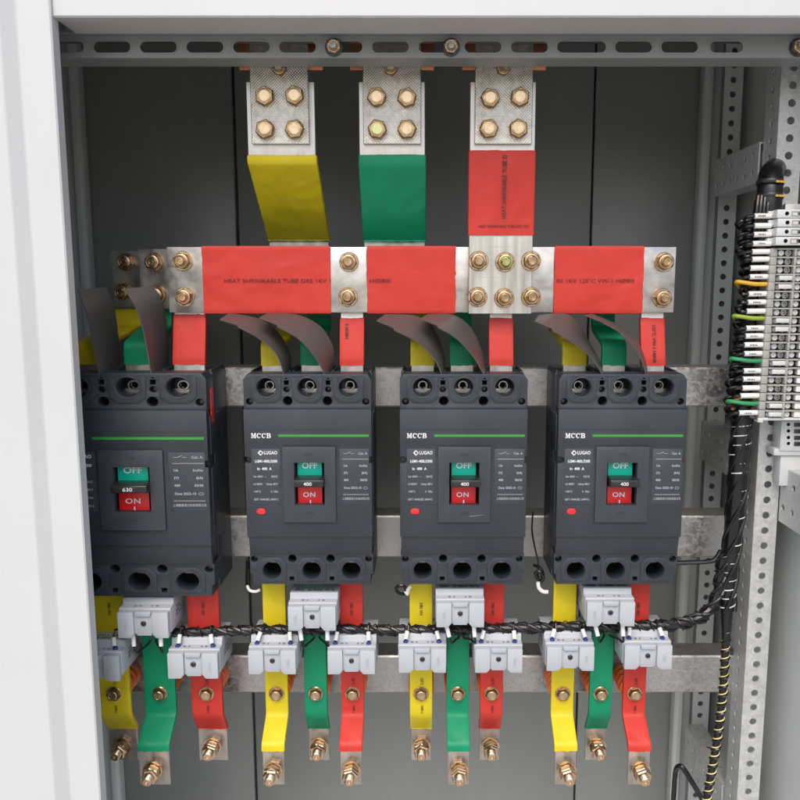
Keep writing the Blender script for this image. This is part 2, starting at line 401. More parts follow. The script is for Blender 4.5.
def mk_stud(r, h, mat='chromate', a=0.0, plain=False):
    if plain:
        b = B().lathe([(r, a), (r, h - .0018), (r * .80, h), (r * .50, h), (r * .46, h - .0016)], (0, 0, 0), FRONT, 24)
        return b.mesh('stud', mat)
    prof = [(r, a)]
    n = int((h - a) / .0016)
    for i in range(n):
        z = a + (h - a - .001) * i / n
        prof += [(r, z + .0003), (r * .9, z + .0011)]
    prof += [(r, h - .0012), (r * .8, h), (r * .38, h), (r * .34, h - .002)]
    return B().lathe(prof, (0, 0, 0), FRONT, 16).mesh('stud', mat)
ME_W12, ME_H12, ME_H12G = mk_washer(.0106), mk_hex(.0112, .0075), mk_hex(.0112, .0075, 'chromate_green')
ME_W10, ME_N10, ME_S10 = mk_washer(.0118), mk_nut(.0102, .0085), mk_stud(.0056, .014, plain=True)
ME_N10G, ME_S10G = mk_nut(.0102, .0085, 'chromate_green'), mk_stud(.0056, .014, 'chromate_green', plain=True)
ME_W8, ME_H8 = mk_washer(.0098), mk_hex(.0083, .0065)
ME_TS = mk_stud(.0058, .032)
ME_TN = B().lathe([(.0105, .010), (.0105, .0175), (.009, .0185)], (0, 0, 0), FRONT, 6).mesh('nut', 'chromate')
ME_TW = B().lathe([(.0122, .0065), (.0122, .0082), (.0085, .0084), (.0085, .0099)], (0, 0, 0), FRONT, 24).mesh('washer', 'chromate')
ME_TH = B().lathe([(.0105, .0005), (.0105, .006), (.0095, .0066)], (0, 0, 0), FRONT, 6).mesh('bolt_head', 'chromate')
ME_TN2 = B().lathe([(.0102, .0186), (.0102, .0225), (.009, .0236)], (0, 0, 0), FRONT, 6, phase=.4).mesh('lock_nut', 'chromate')

def hex_bolt(parent, pos, size=12, green=False):
    rz = random.uniform(0, pi)
    w = put('hex_bolt', ME_H12G if green and size == 12 else (ME_H12 if size == 12 else ME_H8), parent, pos, 0, rz)
    k = put('washer', ME_W12 if size == 12 else ME_W8, w, pos); return w
def nut_bolt(parent, pos, green=False):
    rz = random.uniform(0, pi)
    w = put('hex_nut', ME_N10G if green else ME_N10, parent, pos, 0, rz)
    put('washer', ME_W10, w, pos); put('stud', ME_S10G if green else ME_S10, w, pos); return w

# ================================================================== the cabinet
YB = 0.92                       # front plane of the breakers
cab_loc = Vector((-.045, 1.0, -.75))
cab = thing('electrical_cabinet', cab_loc, 'light grey painted steel cabinet with its door open and white door frame', 'cabinet')
Z0, Z1 = -1.15, .46
XL, XR = -.555, .474
YR = 1.255
def panel(name, x0, x1, y0, y1, z0, z1, mat='cabinet_paint', bev=.001): return part(name, B().box(x0, x1, y0, y1, z0, z1, bev), mat, cab)
sl, sr = PX(231, 65, 1.25), PX(597, 66, 1.25)
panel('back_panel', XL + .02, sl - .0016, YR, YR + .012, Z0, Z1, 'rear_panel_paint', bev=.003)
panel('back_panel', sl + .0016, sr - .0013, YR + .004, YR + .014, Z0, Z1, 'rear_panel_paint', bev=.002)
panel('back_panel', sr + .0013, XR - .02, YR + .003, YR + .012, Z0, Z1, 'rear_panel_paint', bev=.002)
panel('rear_cover', XL - .01, XR + .01, YR + .05, YR + .055, Z0, Z1)
panel('side_panel', XL - .002, XL, .80, YR + .05, Z0, Z1, bev=0)
panel('side_panel', XR, XR + .002, .80, YR + .05, Z0, Z1, bev=0)
panel('roof_panel', XL, XR, .80, YR + .05, Z1, Z1 + .002, bev=0)
panel('floor_panel', XL, XR, .80, YR + .05, Z0 - .002, Z0, bev=0)
# rear door frame: folded vertical strips at both sides of the back
def fold(sx, xin):
    b = B()
    b.prism([(xin, YR - .002), (xin, YR - .022), (xin + sx * .004, YR - .027), (xin + sx * .012, YR - .027), (xin + sx * .014, YR - .012),
             (xin + sx * .030, YR - .012), (xin + sx * .031, YR - .030), (xin + sx * .048, YR - .030), (xin + sx * .048, YR - .002)], Z0, Z1, 'z', .0008)
    return b
part('frame_strip', fold(1, PX(703, 100, 1.235)), 'cabinet_paint', cab)
part('frame_strip', fold(-1, PX(80, 100, 1.235)), 'cabinet_paint', cab)
# door frame: jamb on one side, header across the top
XJ = -.3668
jb = B()
jb.prism([(XJ, .846), (XJ, .8315), (XJ - .0015, .830), (XJ - .033, .830), (XJ - .0345, .8293), (XJ - .0455, .8207), (XJ - .047, .820), (XJ - .30, .820),
          (XJ - .30, .8225), (XJ - .047, .8225), (XJ - .036, .8315), (XJ - .0025, .8325), (XJ - .0025, .846)], Z0 - .1, Z1 + .05, 'z')
part('door_jamb', jb, 'door_paint', cab, angle=1)
zh = PZ(17, .835)
yh2 = .8885
hb = B()
hb.prism([(.835, Z1 + .05), (.835, zh + .0015), (.8365, zh), (yh2, zh), (yh2, zh + .022), (yh2 - .002, zh + .022), (yh2 - .002, zh + .002), (.8385, zh + .0025), (.838, Z1 + .05)], XJ + .0002, XR + .1, 'x')
part('door_header', hb, 'door_paint', cab, angle=1)
# rear perforated strip and front perforated upright
def holes_z(x, r, z0, z1, pitch, n=14): 
    k = int((z1 - z0 - 2 * r) / pitch); return [circle(x, z1 - .012 - i * pitch, r, n) for i in range(k) if z1 - .012 - i * pitch - r > z0 + .002]
def perf(b, x0, x1, z0, z1, r, pitch, d0, d1, place, xoff=0.0):
    """strip with a row of round holes: place(x, z, d) puts a strip point into the scene"""
    cx = (x0 + x1) / 2 + xoff; V = b.bm.verts.new; Fc = b.bm.faces.new
    n = int((z1 - z0) / pitch); fs = []
    for i in range(n):
        zb, zt = z1 - (i + 1) * pitch, z1 - i * pitch
        if i == n - 1: zb = z0
        zc = zt - pitch / 2
        an = [2 * pi * k / 16 + .05 for k in range(16)] + [math.atan2(q - zc, p - cx) % (2 * pi) for p in (x0, x1) for q in (zb, zt)]
        an.sort(); ring = []
        for a in an:
            c, s_ = math.cos(a), math.sin(a)
            t = min([((x1 - cx) / c) if c > 1e-9 else 9, ((x0 - cx) / c) if c < -1e-9 else 9, ((zt - zc) / s_) if s_ > 1e-9 else 9, ((zb - zc) / s_) if s_ < -1e-9 else 9])
            ring.append([V(place(cx + r * c, zc + r * s_, d)) for d in (d0, d1)] + [V(place(cx + t * c, zc + t * s_, d)) for d in (d0, d1)])
        m = len(ring)
        for k in range(m):
            A, D = ring[k], ring[(k + 1) % m]
            fs += [Fc((A[0], A[2], D[2], D[0])), Fc((A[1], D[1], D[3], A[3])), Fc((A[0], D[0], D[1], A[1]))]
    b.box(0, 0, 0, 0, 0, 0) if 0 else None
    bmesh.ops.remove_doubles(b.bm, verts=b.bm.verts, dist=1e-6)
    bmesh.ops.recalc_face_normals(b.bm, faces=b.bm.faces)
    return b
YP = 1.205
xs0, xs1 = PX(724, 100, YP), PX(741, 100, YP)
part('perforated_strip', perf(B(), xs0, xs1, Z0, Z1, .0045, .020, YP, YP + .002, lambda x, z, d: (x, d, z)), 'cabinet_paint', cab)
part('strip_return', B().box(xs1 + .0003, xs1 + .002, YP + .0005, YP + .045, Z0, Z1), 'cabinet_paint', cab)
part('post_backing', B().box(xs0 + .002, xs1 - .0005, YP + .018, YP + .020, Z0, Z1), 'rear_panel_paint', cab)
YF = .98
xf0, xf1 = .4165, .4455
up = perf(B(), xf0, xf1, Z0, Z1, .0046, .020, YF, YF + .002, lambda x, z, d: (x, d, z))
up2 = perf(B(), YF + .0022, YF + .040, Z0, Z1, .0042, .020, xf0, xf0 + .002, lambda x, z, d: (d, x, z))
MS = Matrix.Translation((xf0 + .001, 0, 0)) @ Matrix(((0, 0, 1, 0), (1, 0, 0, 0), (0, 1, 0, 0), (0, 0, 0, 1)))   # (x,z) plate -> YZ plane
def side_plate(b, outer, holes, x, th):
    cu = bpy.data.curves.new('tmp', 'CURVE'); cu.dimensions = '2D'; cu.fill_mode = 'BOTH'
    for lp in [outer] + holes:
        sp = cu.splines.new('POLY'); sp.points.add(len(lp) - 1); sp.use_cyclic_u = True
        for p, q in zip(sp.points, lp): p.co = (q[0], q[1], 0, 1)
    cu.extrude = th / 2
    b.add(curve_mesh(cu), Matrix.Translation((x + th / 2, 0, 0)) @ Matrix(((0, 0, 1, 0), (1, 0, 0, 0), (0, 1, 0, 0), (0, 0, 0, 1))))
    return b
part('perforated_upright', up, 'zinc_bracket', cab)
part('upright_flank', up2, 'zinc_bracket', cab)
part('upright_backing', B().box(xf0 + .010, xf1 + .004, YF + .018, YF + .040, Z0, Z1), 'cabinet_paint', cab)

# perforated cross braces between the uprights
def brace(name, x, y0, y1, z0, z1, label, flange=True, mat='zinc_bracket'):
    o = thing(name, (x, (y0 + y1) / 2, z0), label, 'bracket', 'perforated cross braces on the uprights')
    hl = []
    h = z1 - z0; n = int((y1 - y0 - .02) / .025)
    for i in range(n + 1):
        yy = y0 + .018 + i * .025
        if yy > y1 - .008: break
        for zz in (z0 + h * .28, z0 + h * .72): hl.append(circle(yy, zz, .0042, 14))
    b = side_plate(B(), rect(y0, y1, z0, z1), hl, x, .002)
    part('web', b, mat, o)
    if flange:
        f = B(); fl = []
        for i in range(n + 1):
            yy = y0 + .018 + i * .025
            if yy < y1 - .008: fl.append(circle(x + .014, yy, .0042, 14))
        cu_out = rect(x + .0022, x + .028, y0, y1)
        cu = bpy.data.curves.new('tmp', 'CURVE'); cu.dimensions = '2D'; cu.fill_mode = 'BOTH'
        for lp in [cu_out] + fl:
            sp = cu.splines.new('POLY'); sp.points.add(len(lp) - 1); sp.use_cyclic_u = True
            for p, q in zip(sp.points, lp): p.co = (q[0], q[1], 0, 1)
        cu.extrude = .001
        f.add(curve_mesh(cu), Matrix.Translation((0, 0, z1 - .001)))
        part('flange', f, mat, o)
        part('lower_flange', B().box(x + .0022, x + .028, y0, y1, z0, z0 + .002), mat, o)
    return o
brace('cross_brace', .4125, 1.0225, 1.178, PZ(184, 1.03), PZ(143, 1.03), 'perforated grey cross brace above the thick black cable end')
brace('cross_brace', .4125, 1.0225, 1.178, PZ(482, 1.03), PZ(440, 1.03), 'perforated cross brace in the shade behind the black cable trunk beside the breakers')
brace('cross_brace', .4125, 1.0225, 1.178, PZ(832, 1.03), PZ(782, 1.03), 'perforated cross brace low down behind the yellow banded cable trunk')
brace('cross_brace', .4462, .80, .978, PZ(520, .98), PZ(466, .98), 'galvanised perforated bracket running forward under the small white connector')

# slotted beam across the top
bx0, bx1 = -.46, XR + .05
zt, zb = PZ(35.5, .90), PZ(58, .90)
zc = PZ(47, .90)
beam = thing('slotted_beam', (0, .90, zb), 'grey steel channel with a row of long slots under the white header', 'beam')
sc = []
slots = [(-46.5 * k + 251.5, 37) for k in range(0, 5)] + [(297.5, 37), (344, 37), (390.5, 37), (437, 37), (483, 37), (529.5, 37), (581.5, 49), (633.5, 37), (679.5, 37), (726.5, 33)]
for u, w in slots:
    cx = PX(u, 47, .90); sc.append(slot(cx, zc, w / 800 * .90 / 1.053, .0118))
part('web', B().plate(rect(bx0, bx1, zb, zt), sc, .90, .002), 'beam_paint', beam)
rim = B()
for u, w in slots:
    cx = PX(u, 47, .90); ww = w / 800 * .90 / 1.053
    rim.plate(slot(cx, zc, ww + .0032, .0150), [slot(cx, zc, ww - .0001, .0117)], .8994, .0005)
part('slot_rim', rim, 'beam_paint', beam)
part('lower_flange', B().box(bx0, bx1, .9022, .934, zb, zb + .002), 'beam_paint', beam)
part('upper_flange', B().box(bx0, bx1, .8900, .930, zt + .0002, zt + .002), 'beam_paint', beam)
for u in (334, 451, 798):
    p = P(u, 47.5, .8992)
    w = put('hex_nut', ME_N10, beam, p, 0, random.uniform(0, 1), .8); w.data = ME_N10.copy(); w.data.materials[0] = MAT['steel']
    k = put('washer', ME_W10.copy(), w, p); k.data.materials[0] = MAT['dark_screw']
    k = put('stud', ME_S10.copy(), w, p, 0, 0, .9); k.data.materials[0] = MAT['steel']

# three galvanised mounting rails
def rail(v0, v1, label, x0=-.53, x1=.425):
    z1, z0 = PZ(v0, 1.02), PZ(v1, 1.02)
    o = thing('mounting_rail', (0, 1.02, z0), label, 'rail', 'galvanised mounting rails')
    prof = [(1.0595, z1), (1.022, z1), (1.02, z1 - .002), (1.02, z0 + .002), (1.022, z0), (1.0595, z0), (1.0595, z0 + .002), (1.0235, z0 + .002), (1.022, z0 + .0035), (1.022, z1 - .0035), (1.0235, z1 - .002), (1.0595, z1 - .002)]
    part('channel', B().prism(prof, x0, x1, 'x'), 'galvanised', o)
    return o
rail(367.5, 407, 'galvanised steel rail behind the tops of the circuit breakers')
rail(516, 557.5, 'galvanised steel rail behind the lower half of the circuit breakers')
rail(656, 693, 'galvanised steel rail behind the current transformers and orange insulators')

# ================================================================== circuit breakers
XC3 = PX(464, 375, YB); ZT = PZ(375, YB)
def LX(zx, zy): return P(380 + zx / 3.2, 360 + zy / 3.2, YB).x - XC3
def LZ(zy): return PZ(360 + zy / 3.2, YB) - ZT
def build_breaker(loc, label, rating, model, sx=1.0, sz=1.0):
    o = thing('circuit_breaker', loc, label, 'circuit breaker', 'circuit breakers in a row')
    S = Matrix.Diagonal((sx, 1, sz, 1))
    def pt(name, b, mat, par=None, ang=35):
        bmesh.ops.transform(b.bm, matrix=S, verts=b.bm.verts)
        q = part(name, b, mat, par or o, local=True, angle=ang); WLOC[q] = Vector(loc); return q
    W = .074; zb_ = LZ(725); z1 = LZ(160); z2 = LZ(565); z3 = LZ(628)
    yt, yb = .004, .009
    # rear housing
    h = B()
    h.box(-W, W, .036, .100, zb_ + .001, -.0015, .0012)
    h.box(-W + .001, W - .001, .012, .0365, z3 + .004, z1 - .003, .0005)
    for s in (-1, 1):
        h.box(s * W - s * .0035, s * (W + .0012), .014, .055, LZ(300), LZ(180), .0006)
        h.box(s * W - s * .0035, s * (W + .0012), .014, .055, LZ(560), LZ(340), .0006)
    # ribs between the poles on top
    for x in (-.0715, -.026, -.0215, .0215, .026, .0715): h.box(x - .0012, x + .0012, .038, .098, -.004, .0012, .0003)
    pt('housing', h, 'breaker_plastic')
    px_ = [LX(133, 92), LX(262, 92), LX(393, 92)]
    px_ = [-.0479, 0, .0479]
    def poles(name, zlo, zhi, yf, zc_, panels, small, screws, top):
        b = B()
        c = .006
        out = [(-W, zlo), (W, zlo), (W, zhi - c), (W - c * .7, zhi), (-W + c * .7, zhi), (-W, zhi - c)] if top else \
              [(-W + .003, zlo), (W - .003, zlo), (W - .003, zlo + .012), (W, zlo + .014), (W, zhi), (-W, zhi), (-W, zlo + .014), (-W + .003, zlo + .012)]
        hl = [circle(x, zc_, .0114, 32) for x in px_]
        for (x, z, r) in small + screws: hl.append(circle(x, z, r, 18))
        for x in (-.0243, .0243):
            zz = (LZ(74) if top else LZ(709)); hl.append(rect(x - .0032, x + .0032, zz - .0032, zz + .0032))
        if top:
            for x in (-.0243, .0243): hl.append(rect(x - .0016, x + .0016, LZ(64), LZ(57.5)))
        b.plate(out, hl, yf, .031, .0005)
        for x in px_:
            w2, d, u = .0172, panels[0], panels[1]
            if top: oc = [(x - w2, u), (x - w2, d + .007), (x - w2 + .007, d), (x + w2 - .007, d), (x + w2, d + .007), (x + w2, u)]
            else: oc = [(x - w2, d), (x + w2, d), (x + w2, u - .007), (x + w2 - .007, u), (x - w2 + .007, u), (x - w2, u - .007)]
            b.plate(oc, [circle(x, zc_, .0119, 32)], yf - .0011, .0012, .0003)
        # raised rings round the openings
        for x in px_: b.plate(circle(x, zc_, .0131, 32), [circle(x, zc_, .0118, 32)], yf - .0016, .0007, .0002)
        q = pt(name, b, 'breaker_plastic')
        for (x, z, r) in screws + small[2:]:
            sb = B().lathe([(r * .8, 0), (r * .8, .0015), (r * .6, .0022), (r * .55, .0022), (r * .4, .0012)], (x, yf + .009, z), FRONT, 14)
            pt('cover_screw', sb, 'dark_screw', q)
        for (x, z, r) in small[:2]:
            pt('cavity', B().cyl((x, yf + .012, z), (0, 1, 0), r * 1.02, .0185, 18), 'dark_cavity', q)  # black plug, painted shade in the small openings
        return q
    zc1 = LZ(90)
    t = poles('upper_shroud', z1 + .0006, 0, yt, zc1, (LZ(137), LZ(58)),
              [(-.0232, LZ(133), .0060), (.0232, LZ(133), .0060), (-.0243, LZ(96), .0040), (.0243, LZ(96), .0040)],
              [(-.0680, LZ(135), .0046), (.0680, LZ(135), .0046)], True)
    for x in px_:
        m = B(); m.lathe([(.0060, 0), (.0060, .010), (.0055, .0106), (.0044, .0106), (.0040, .004)], (x, .0355, zc1), FRONT, 24)
        q = pt('terminal_screw', m, 'steel', t); pt('socket', B().cyl((x, .0318, zc1), FRONT, .0041, .0004, 6), 'dark_cavity', q)
        m = B(); m.box(x - .0105, x + .0105, .030, .0357, zc1 - .0105, zc1 - .0040, .0005); pt('terminal_pad', m, 'tinned', t)
    zc2 = LZ(682)
    q = poles('lower_shroud', zb_, z3 - .0006, yb, zc2, (zb_ + .004, LZ(640)),
              [(-.0232, LZ(644), .0055), (.0232, LZ(644), .0055)], [(-.0690, LZ(645), .0046), (.0690, LZ(645), .0046)], False)
    for x in px_:
        m = B(); m.box(x - .0070, x + .0070, .0265, .0350, zc2 + .0035, zc2 + .0088, .0005); pt('terminal_pad', m, 'tinned', q)
        pt('cavity', B().cyl((x, .0352, zc2), (0, 1, 0), .0113, .0006, 24), 'dark_cavity', q)  # black disc and liner paint the terminal openings' inner shade
        pt('cavity_wall', B().cyl((x, .020, zc2), (0, 1, 0), .01135, .0150, 24, cap=False), 'dark_cavity', q)
    # front cover with side notches and the toggle window
    wx0, wx1, wz0, wz1 = LX(221, 395), LX(318, 395), LZ(463), LZ(327)
    def notch(s, z, r=.0045, d=.0035):
        o2 = []
        for i in range(13):
            a = pi / 2 - pi * i / 12
            o2.append((s * (W - d - r * math.cos(a)), z + r * math.sin(a) * 1.0))
        return [(s * W, z + r)] + o2 + [(s * W, z - r)]
    zn = LZ(320)
    Lf = [(-W, z2), (-W, zn - .0045)] + notch(-1, zn)[::-1][1:-1] + [(-W, zn + .0045), (-W, z1)]
    Rt = [(W, z1), (W, zn + .0045)] + notch(1, zn)[1:-1] + [(W, zn - .0045), (W, z2)]
    cv = B().plate(Lf + Rt, [rect(wx0, wx1, wz0, wz1)], 0, .0125, .0006)
    cv.prism([(.0022, z2 - .0004), (.0075, z3), (.0125, z3), (.0125, z2 - .0004)], -W + .0006, W - .0006, 'x', .0004)
    for zy in (258, 270): cv.box(-W + .004, W - .003, -.0005, .0003, LZ(zy) - .0005, LZ(zy) + .0005)
    cv.box(-W + .004, W - .003, -.0004, .0003, LZ(222) - .0004, LZ(222) + .0004)
    for s in (-1, 1): cv.lathe([(.0036, 0), (.0036, .001)], (s * (W - .0042), .0085, zn), FRONT, 14)
    pt('front_cover', cv, 'breaker_plastic')
    st = B().box(LX(173, 242), LX(463, 242), -.0004, .0002, LZ(246), LZ(238)); pt('green_stripe', st, 'stripe_green')
    br = B(); hh = .0029; zc0 = LZ(242); xx = LX(86, 242); wl = (LX(151, 242) - xx) / 4
    yf0, tk = -.00025, .0002
    def poly(pts, holes=()): br.plate([(xx + a * wl, zc0 + c * hh) for a, c in pts], [[(xx + a * wl, zc0 + c * hh) for a, c in q] for q in holes], yf0, tk)
    poly([(.02, -1), (.34, -1), (.34, -.72), (.26, -.72), (.26, .35), (.46, -.95), (.54, -.95), (.72, .40), (.72, -.72), (.62, -.72), (.62, -1), (1.02, -1), (1.02, -.72), (.94, -.72), (.94, .72), (1.02, .72), (1.02, 1), (.70, 1), (.52, -.10), (.32, 1), (.02, 1), (.02, .72), (.12, .72), (.12, -.72), (.02, -.72)])
    for o0 in (1.12, 2.08):
        out_ = [(o0 + .42 + .42 * math.cos(R(a)), math.sin(R(a))) for a in range(38, 323, 12)]
        inn = [(o0 + .46 + .24 * math.cos(R(a)), .72 * math.sin(R(a))) for a in range(318, 41, -12)]
        poly(out_ + inn); poly([(o0 + .70, .30), (o0 + .84, .30), (o0 + .84, 1), (o0 + .74, .92)])
    o0 = 3.04
    poly([(o0, -1), (o0 + .6, -1), (o0 + .80, -.85), (o0 + .88, -.5), (o0 + .80, -.12), (o0 + .66, .04), (o0 + .78, .2), (o0 + .82, .52), (o0 + .74, .86), (o0 + .56, 1), (o0, 1), (o0, .74), (o0 + .1, .74), (o0 + .1, -.74), (o0, -.74)],
         [[(o0 + .32, .18), (o0 + .52, .2), (o0 + .58, .5), (o0 + .5, .72), (o0 + .32, .74)], [(o0 + .32, -.74), (o0 + .54, -.72), (o0 + .62, -.44), (o0 + .54, -.14), (o0 + .32, -.1)]])
    pt('lettering', br, 'print_white')
    # toggle surround
    tx0, tx1, tz0, tz1 = LX(187, 395), LX(352, 395), LZ(516), LZ(278)
    tp = B().plate(rect(tx0, tx1, tz0, tz1), [rect(wx0 - .0004, wx1 + .0004, wz0 - .0004, wz1 + .0004)], -.0032, .0034, .0006)
    tp = pt('toggle_surround', tp, 'breaker_panel')
    en = B().text('ON', .0052, ((tx0 + tx1) / 2, -.00325, LZ(301)), xs=1.0, spacing=1.15)
    en.text('OFF', .0052, ((tx0 + tx1) / 2, -.00325, LZ(489)), spacing=1.1); pt('engraving', en, 'print_engraved', tp)
    pt('window_backing', B().box(wx0 - .002, wx1 + .002, .0112, .0118, wz0 - .002, wz1 + .002), 'dark_cavity')
    gx0, gx1 = LX(229, 350), LX(308, 350)
    zg0, zr0, zr1 = LZ(374), LZ(461), LZ(398)
    gf = pt('off_flag', B().box(gx0, gx1, .0055, .0100, zg0, wz1 + .004, .0004), 'flag_green')
    pt('lettering', B().text('OFF', .0098, ((gx0 + gx1) / 2, .0053, wz1 - .0056), bold=.00018, xs=1.08), 'print_white', gf)
    rf = pt('on_flag', B().box(gx0, gx1, .0050, .0100, zr0 - .004, zr1, .0004), 'flag_red')
    l2 = B().text('ON', .0082, ((gx0 + gx1) / 2 - .001, .0048, LZ(435)), bold=.00012, xs=1.12, spacing=1.1)
    l2.text('I', .0068, ((gx0 + gx1) / 2 + .0002, .0048, LZ(459)), bold=.00030); pt('lettering', l2, 'print_white', rf)
    hx0, hx1 = LX(226, 395), LX(318, 395)
    hd = B().prism([(.011, LZ(372)), (-.006, LZ(373)), (-.0145, LZ(375)), (-.0155, LZ(377)), (-.0155, LZ(396)), (-.0140, LZ(398)), (.011, LZ(408))], hx0, hx1, 'x', .0008)
    hd.box(hx0 + .0018, hx1 - .009, -.0160, -.0150, LZ(395), LZ(379.5), .0003)
    hd = pt('toggle_handle', hd, 'toggle_black')
    pt('lettering', B().text(rating, .0058, ((hx0 + hx1) / 2 - .001, -.0161, LZ(387)), bold=.00006, xs=1.1), 'print_white', hd)
    # rating plates
    lp = pt('rating_plate', B().box(LX(86, 370), LX(177, 370), -.0004, .0003, LZ(462), LZ(284), .0002), 'breaker_panel')
    xm = LX(131, 370); a, b_ = LX(87, 370), LX(168, 370); yy = -.0005
    t1 = B()
    cxl, czl = LX(115, 297), LZ(297)
    d1, d2 = .0034, .0019
    t1.plate([(cxl - d1, czl), (cxl, czl - d1), (cxl + d1, czl), (cxl, czl + d1)], [[(cxl - d2 + .0003, czl), (cxl + .0003, czl - d2), (cxl + d2 + .0003, czl), (cxl + .0003, czl + d2)]], yy - .00008, .00016)
    t1.text('LUGAO', .0056, (LX(147, 297), yy, czl), bold=.00012, xs=.82)
    t1.text(model, .0046, (LX(132, 324), yy, LZ(324)), bold=.00012, xs=.80)
    t1.text('In  ' + rating + '  A', .0042, (LX(126, 348), yy, LZ(348)), bold=.0001)
    pt('lettering', t1, 'print_white', lp)
    t1 = B()
    for zy, l, r_ in ((373, 'Ue 400V  ~', '50HZ'), (397, 'Ui 800V', 'Uimp 8KV'), (421, '+40°C', 'Ir 10In'), (446, 'GB/T 14048.2', 'IEC 60947-2')):
        t1.text(l, .0034, (a + .001, yy, LZ(zy)), 'LEFT', xs=.80 if zy == 446 else .95, bold=.00004); t1.text(r_, .0034, (b_, yy, LZ(zy)), 'RIGHT', xs=.80 if zy == 446 else .95, bold=.00004)
    pt('small_lettering', t1, 'print_grey', lp)
    rp = pt('rating_plate', B().box(LX(366, 370), LX(461, 370), -.0004, .0003, LZ(462), LZ(284), .0002), 'breaker_panel')
    a, b_ = LX(379, 370), LX(455, 370)
    t1 = B()
    t1.box(a, a + .0045, yy - .0001, yy, LZ(299) - .0002, LZ(299) + .0002); t1.box(a + .0085, a + .0125, yy - .0001, yy, LZ(299) - .0002, LZ(299) + .0002)
    t1.prism([(a + .0045, LZ(299)), (a + .0085, LZ(299) + .0018), (a + .0085, LZ(299) + .0023), (a + .0045, LZ(299) + .0005)], yy - .0001, yy)
    t1.text('Cat. A', .0040, (b_, yy, LZ(299)), 'RIGHT', bold=.00005)
    for zy in (317, 430): t1.box(a - .001, b_ + .001, yy - .0001, yy, LZ(zy) - .00025, LZ(zy) + .00025)
    for zy, l, r_ in ((338, 'Ue', 'Icu/Ics'), (361, '(V)', '(kA)'), (384, '400', '50/35')):
        t1.text(l, .0038, (a, yy, LZ(zy)), 'LEFT', bold=.00006); t1.text(r_, .0038, (b_, yy, LZ(zy)), 'RIGHT', bold=.00006)
    t1.text('Date 2022-10', .0037, (a, yy, LZ(409)), 'LEFT', bold=.00005); t1.plate(slot(b_ - .0025, LZ(409), .005, .0030), [slot(b_ - .0025, LZ(409), .0043, .0023)], yy - .00008, .00016)
    t1.text('上海鹿高电力科技有限公司', .0034, ((a + b_) / 2, yy, LZ(444)), xs=.80)
    pt('lettering', t1, 'print_grey', rp)
    pt('test_button', B().plate(slot(LX(112, 484), LZ(484), .0100, .0062), [], -.0012, .0018, .0003), 'button_red')
    return o

bloc = {2: P(306.4, 375, YB), 3: P(464, 375, YB), 4: P(624.2, 375, YB), 1: P(125.0, 374, YB)}
cb2 = build_breaker(bloc[2], 'black circuit breaker marked 400, the one beside the larger 630 breaker', '400', 'LGM1-400L/3300')
cb3 = copy_tree(cb2); cb3.location = bloc[3]; cb3['label'] = 'black circuit breaker marked 400 with scuffed toggle plate, the middle of the three marked 400'
cb4 = copy_tree(cb2); cb4.location = bloc[4]; cb4['label'] = 'black circuit breaker marked 400, the one nearest the terminal strip and cable trunk'
SX1, SZ1 = 1.235, 1.063
cb1 = build_breaker(bloc[1], 'larger black circuit breaker marked 630, partly hidden by the white door jamb', '630', 'LGM1-630L/3300', SX1, SZ1)
# red sticker on the flank of the large one
w1 = .074 * SX1
st = B().box(bloc[1].x + w1 + .0002, bloc[1].x + w1 + .0016, YB + .020, YB + .030, PZ(422, YB + .025), PZ(388, YB + .025))
part('side_sticker', st, 'button_red', cb1)
# scuffs on the middle breaker's toggle plate
sp = B()
for (za, zb2, zx, zx2) in ((498, 493, 286, 332),):
    p0 = Vector((LX(zx, za), -.00335, LZ(za))); p1 = Vector((LX(zx2, zb2), -.00335, LZ(zb2)))
    dz = .00022
    sp.prism([(p0.x, p0.z - dz), (p1.x, p1.z - dz * .3), (p1.x, p1.z + dz * .3), (p0.x, p0.z + dz)], -.0034, -.0032)
o_ = part('scuff_mark', sp, 'print_grey', cb3, local=True)

PIT = {2: .0479, 3: .0479, 4: .0479, 1: .0479 * SX1}
BNAME = {1: 'the 630 breaker', 2: 'the 400 breaker beside the 630 one', 3: 'the middle 400 breaker', 4: 'the 400 breaker nearest the terminals'}

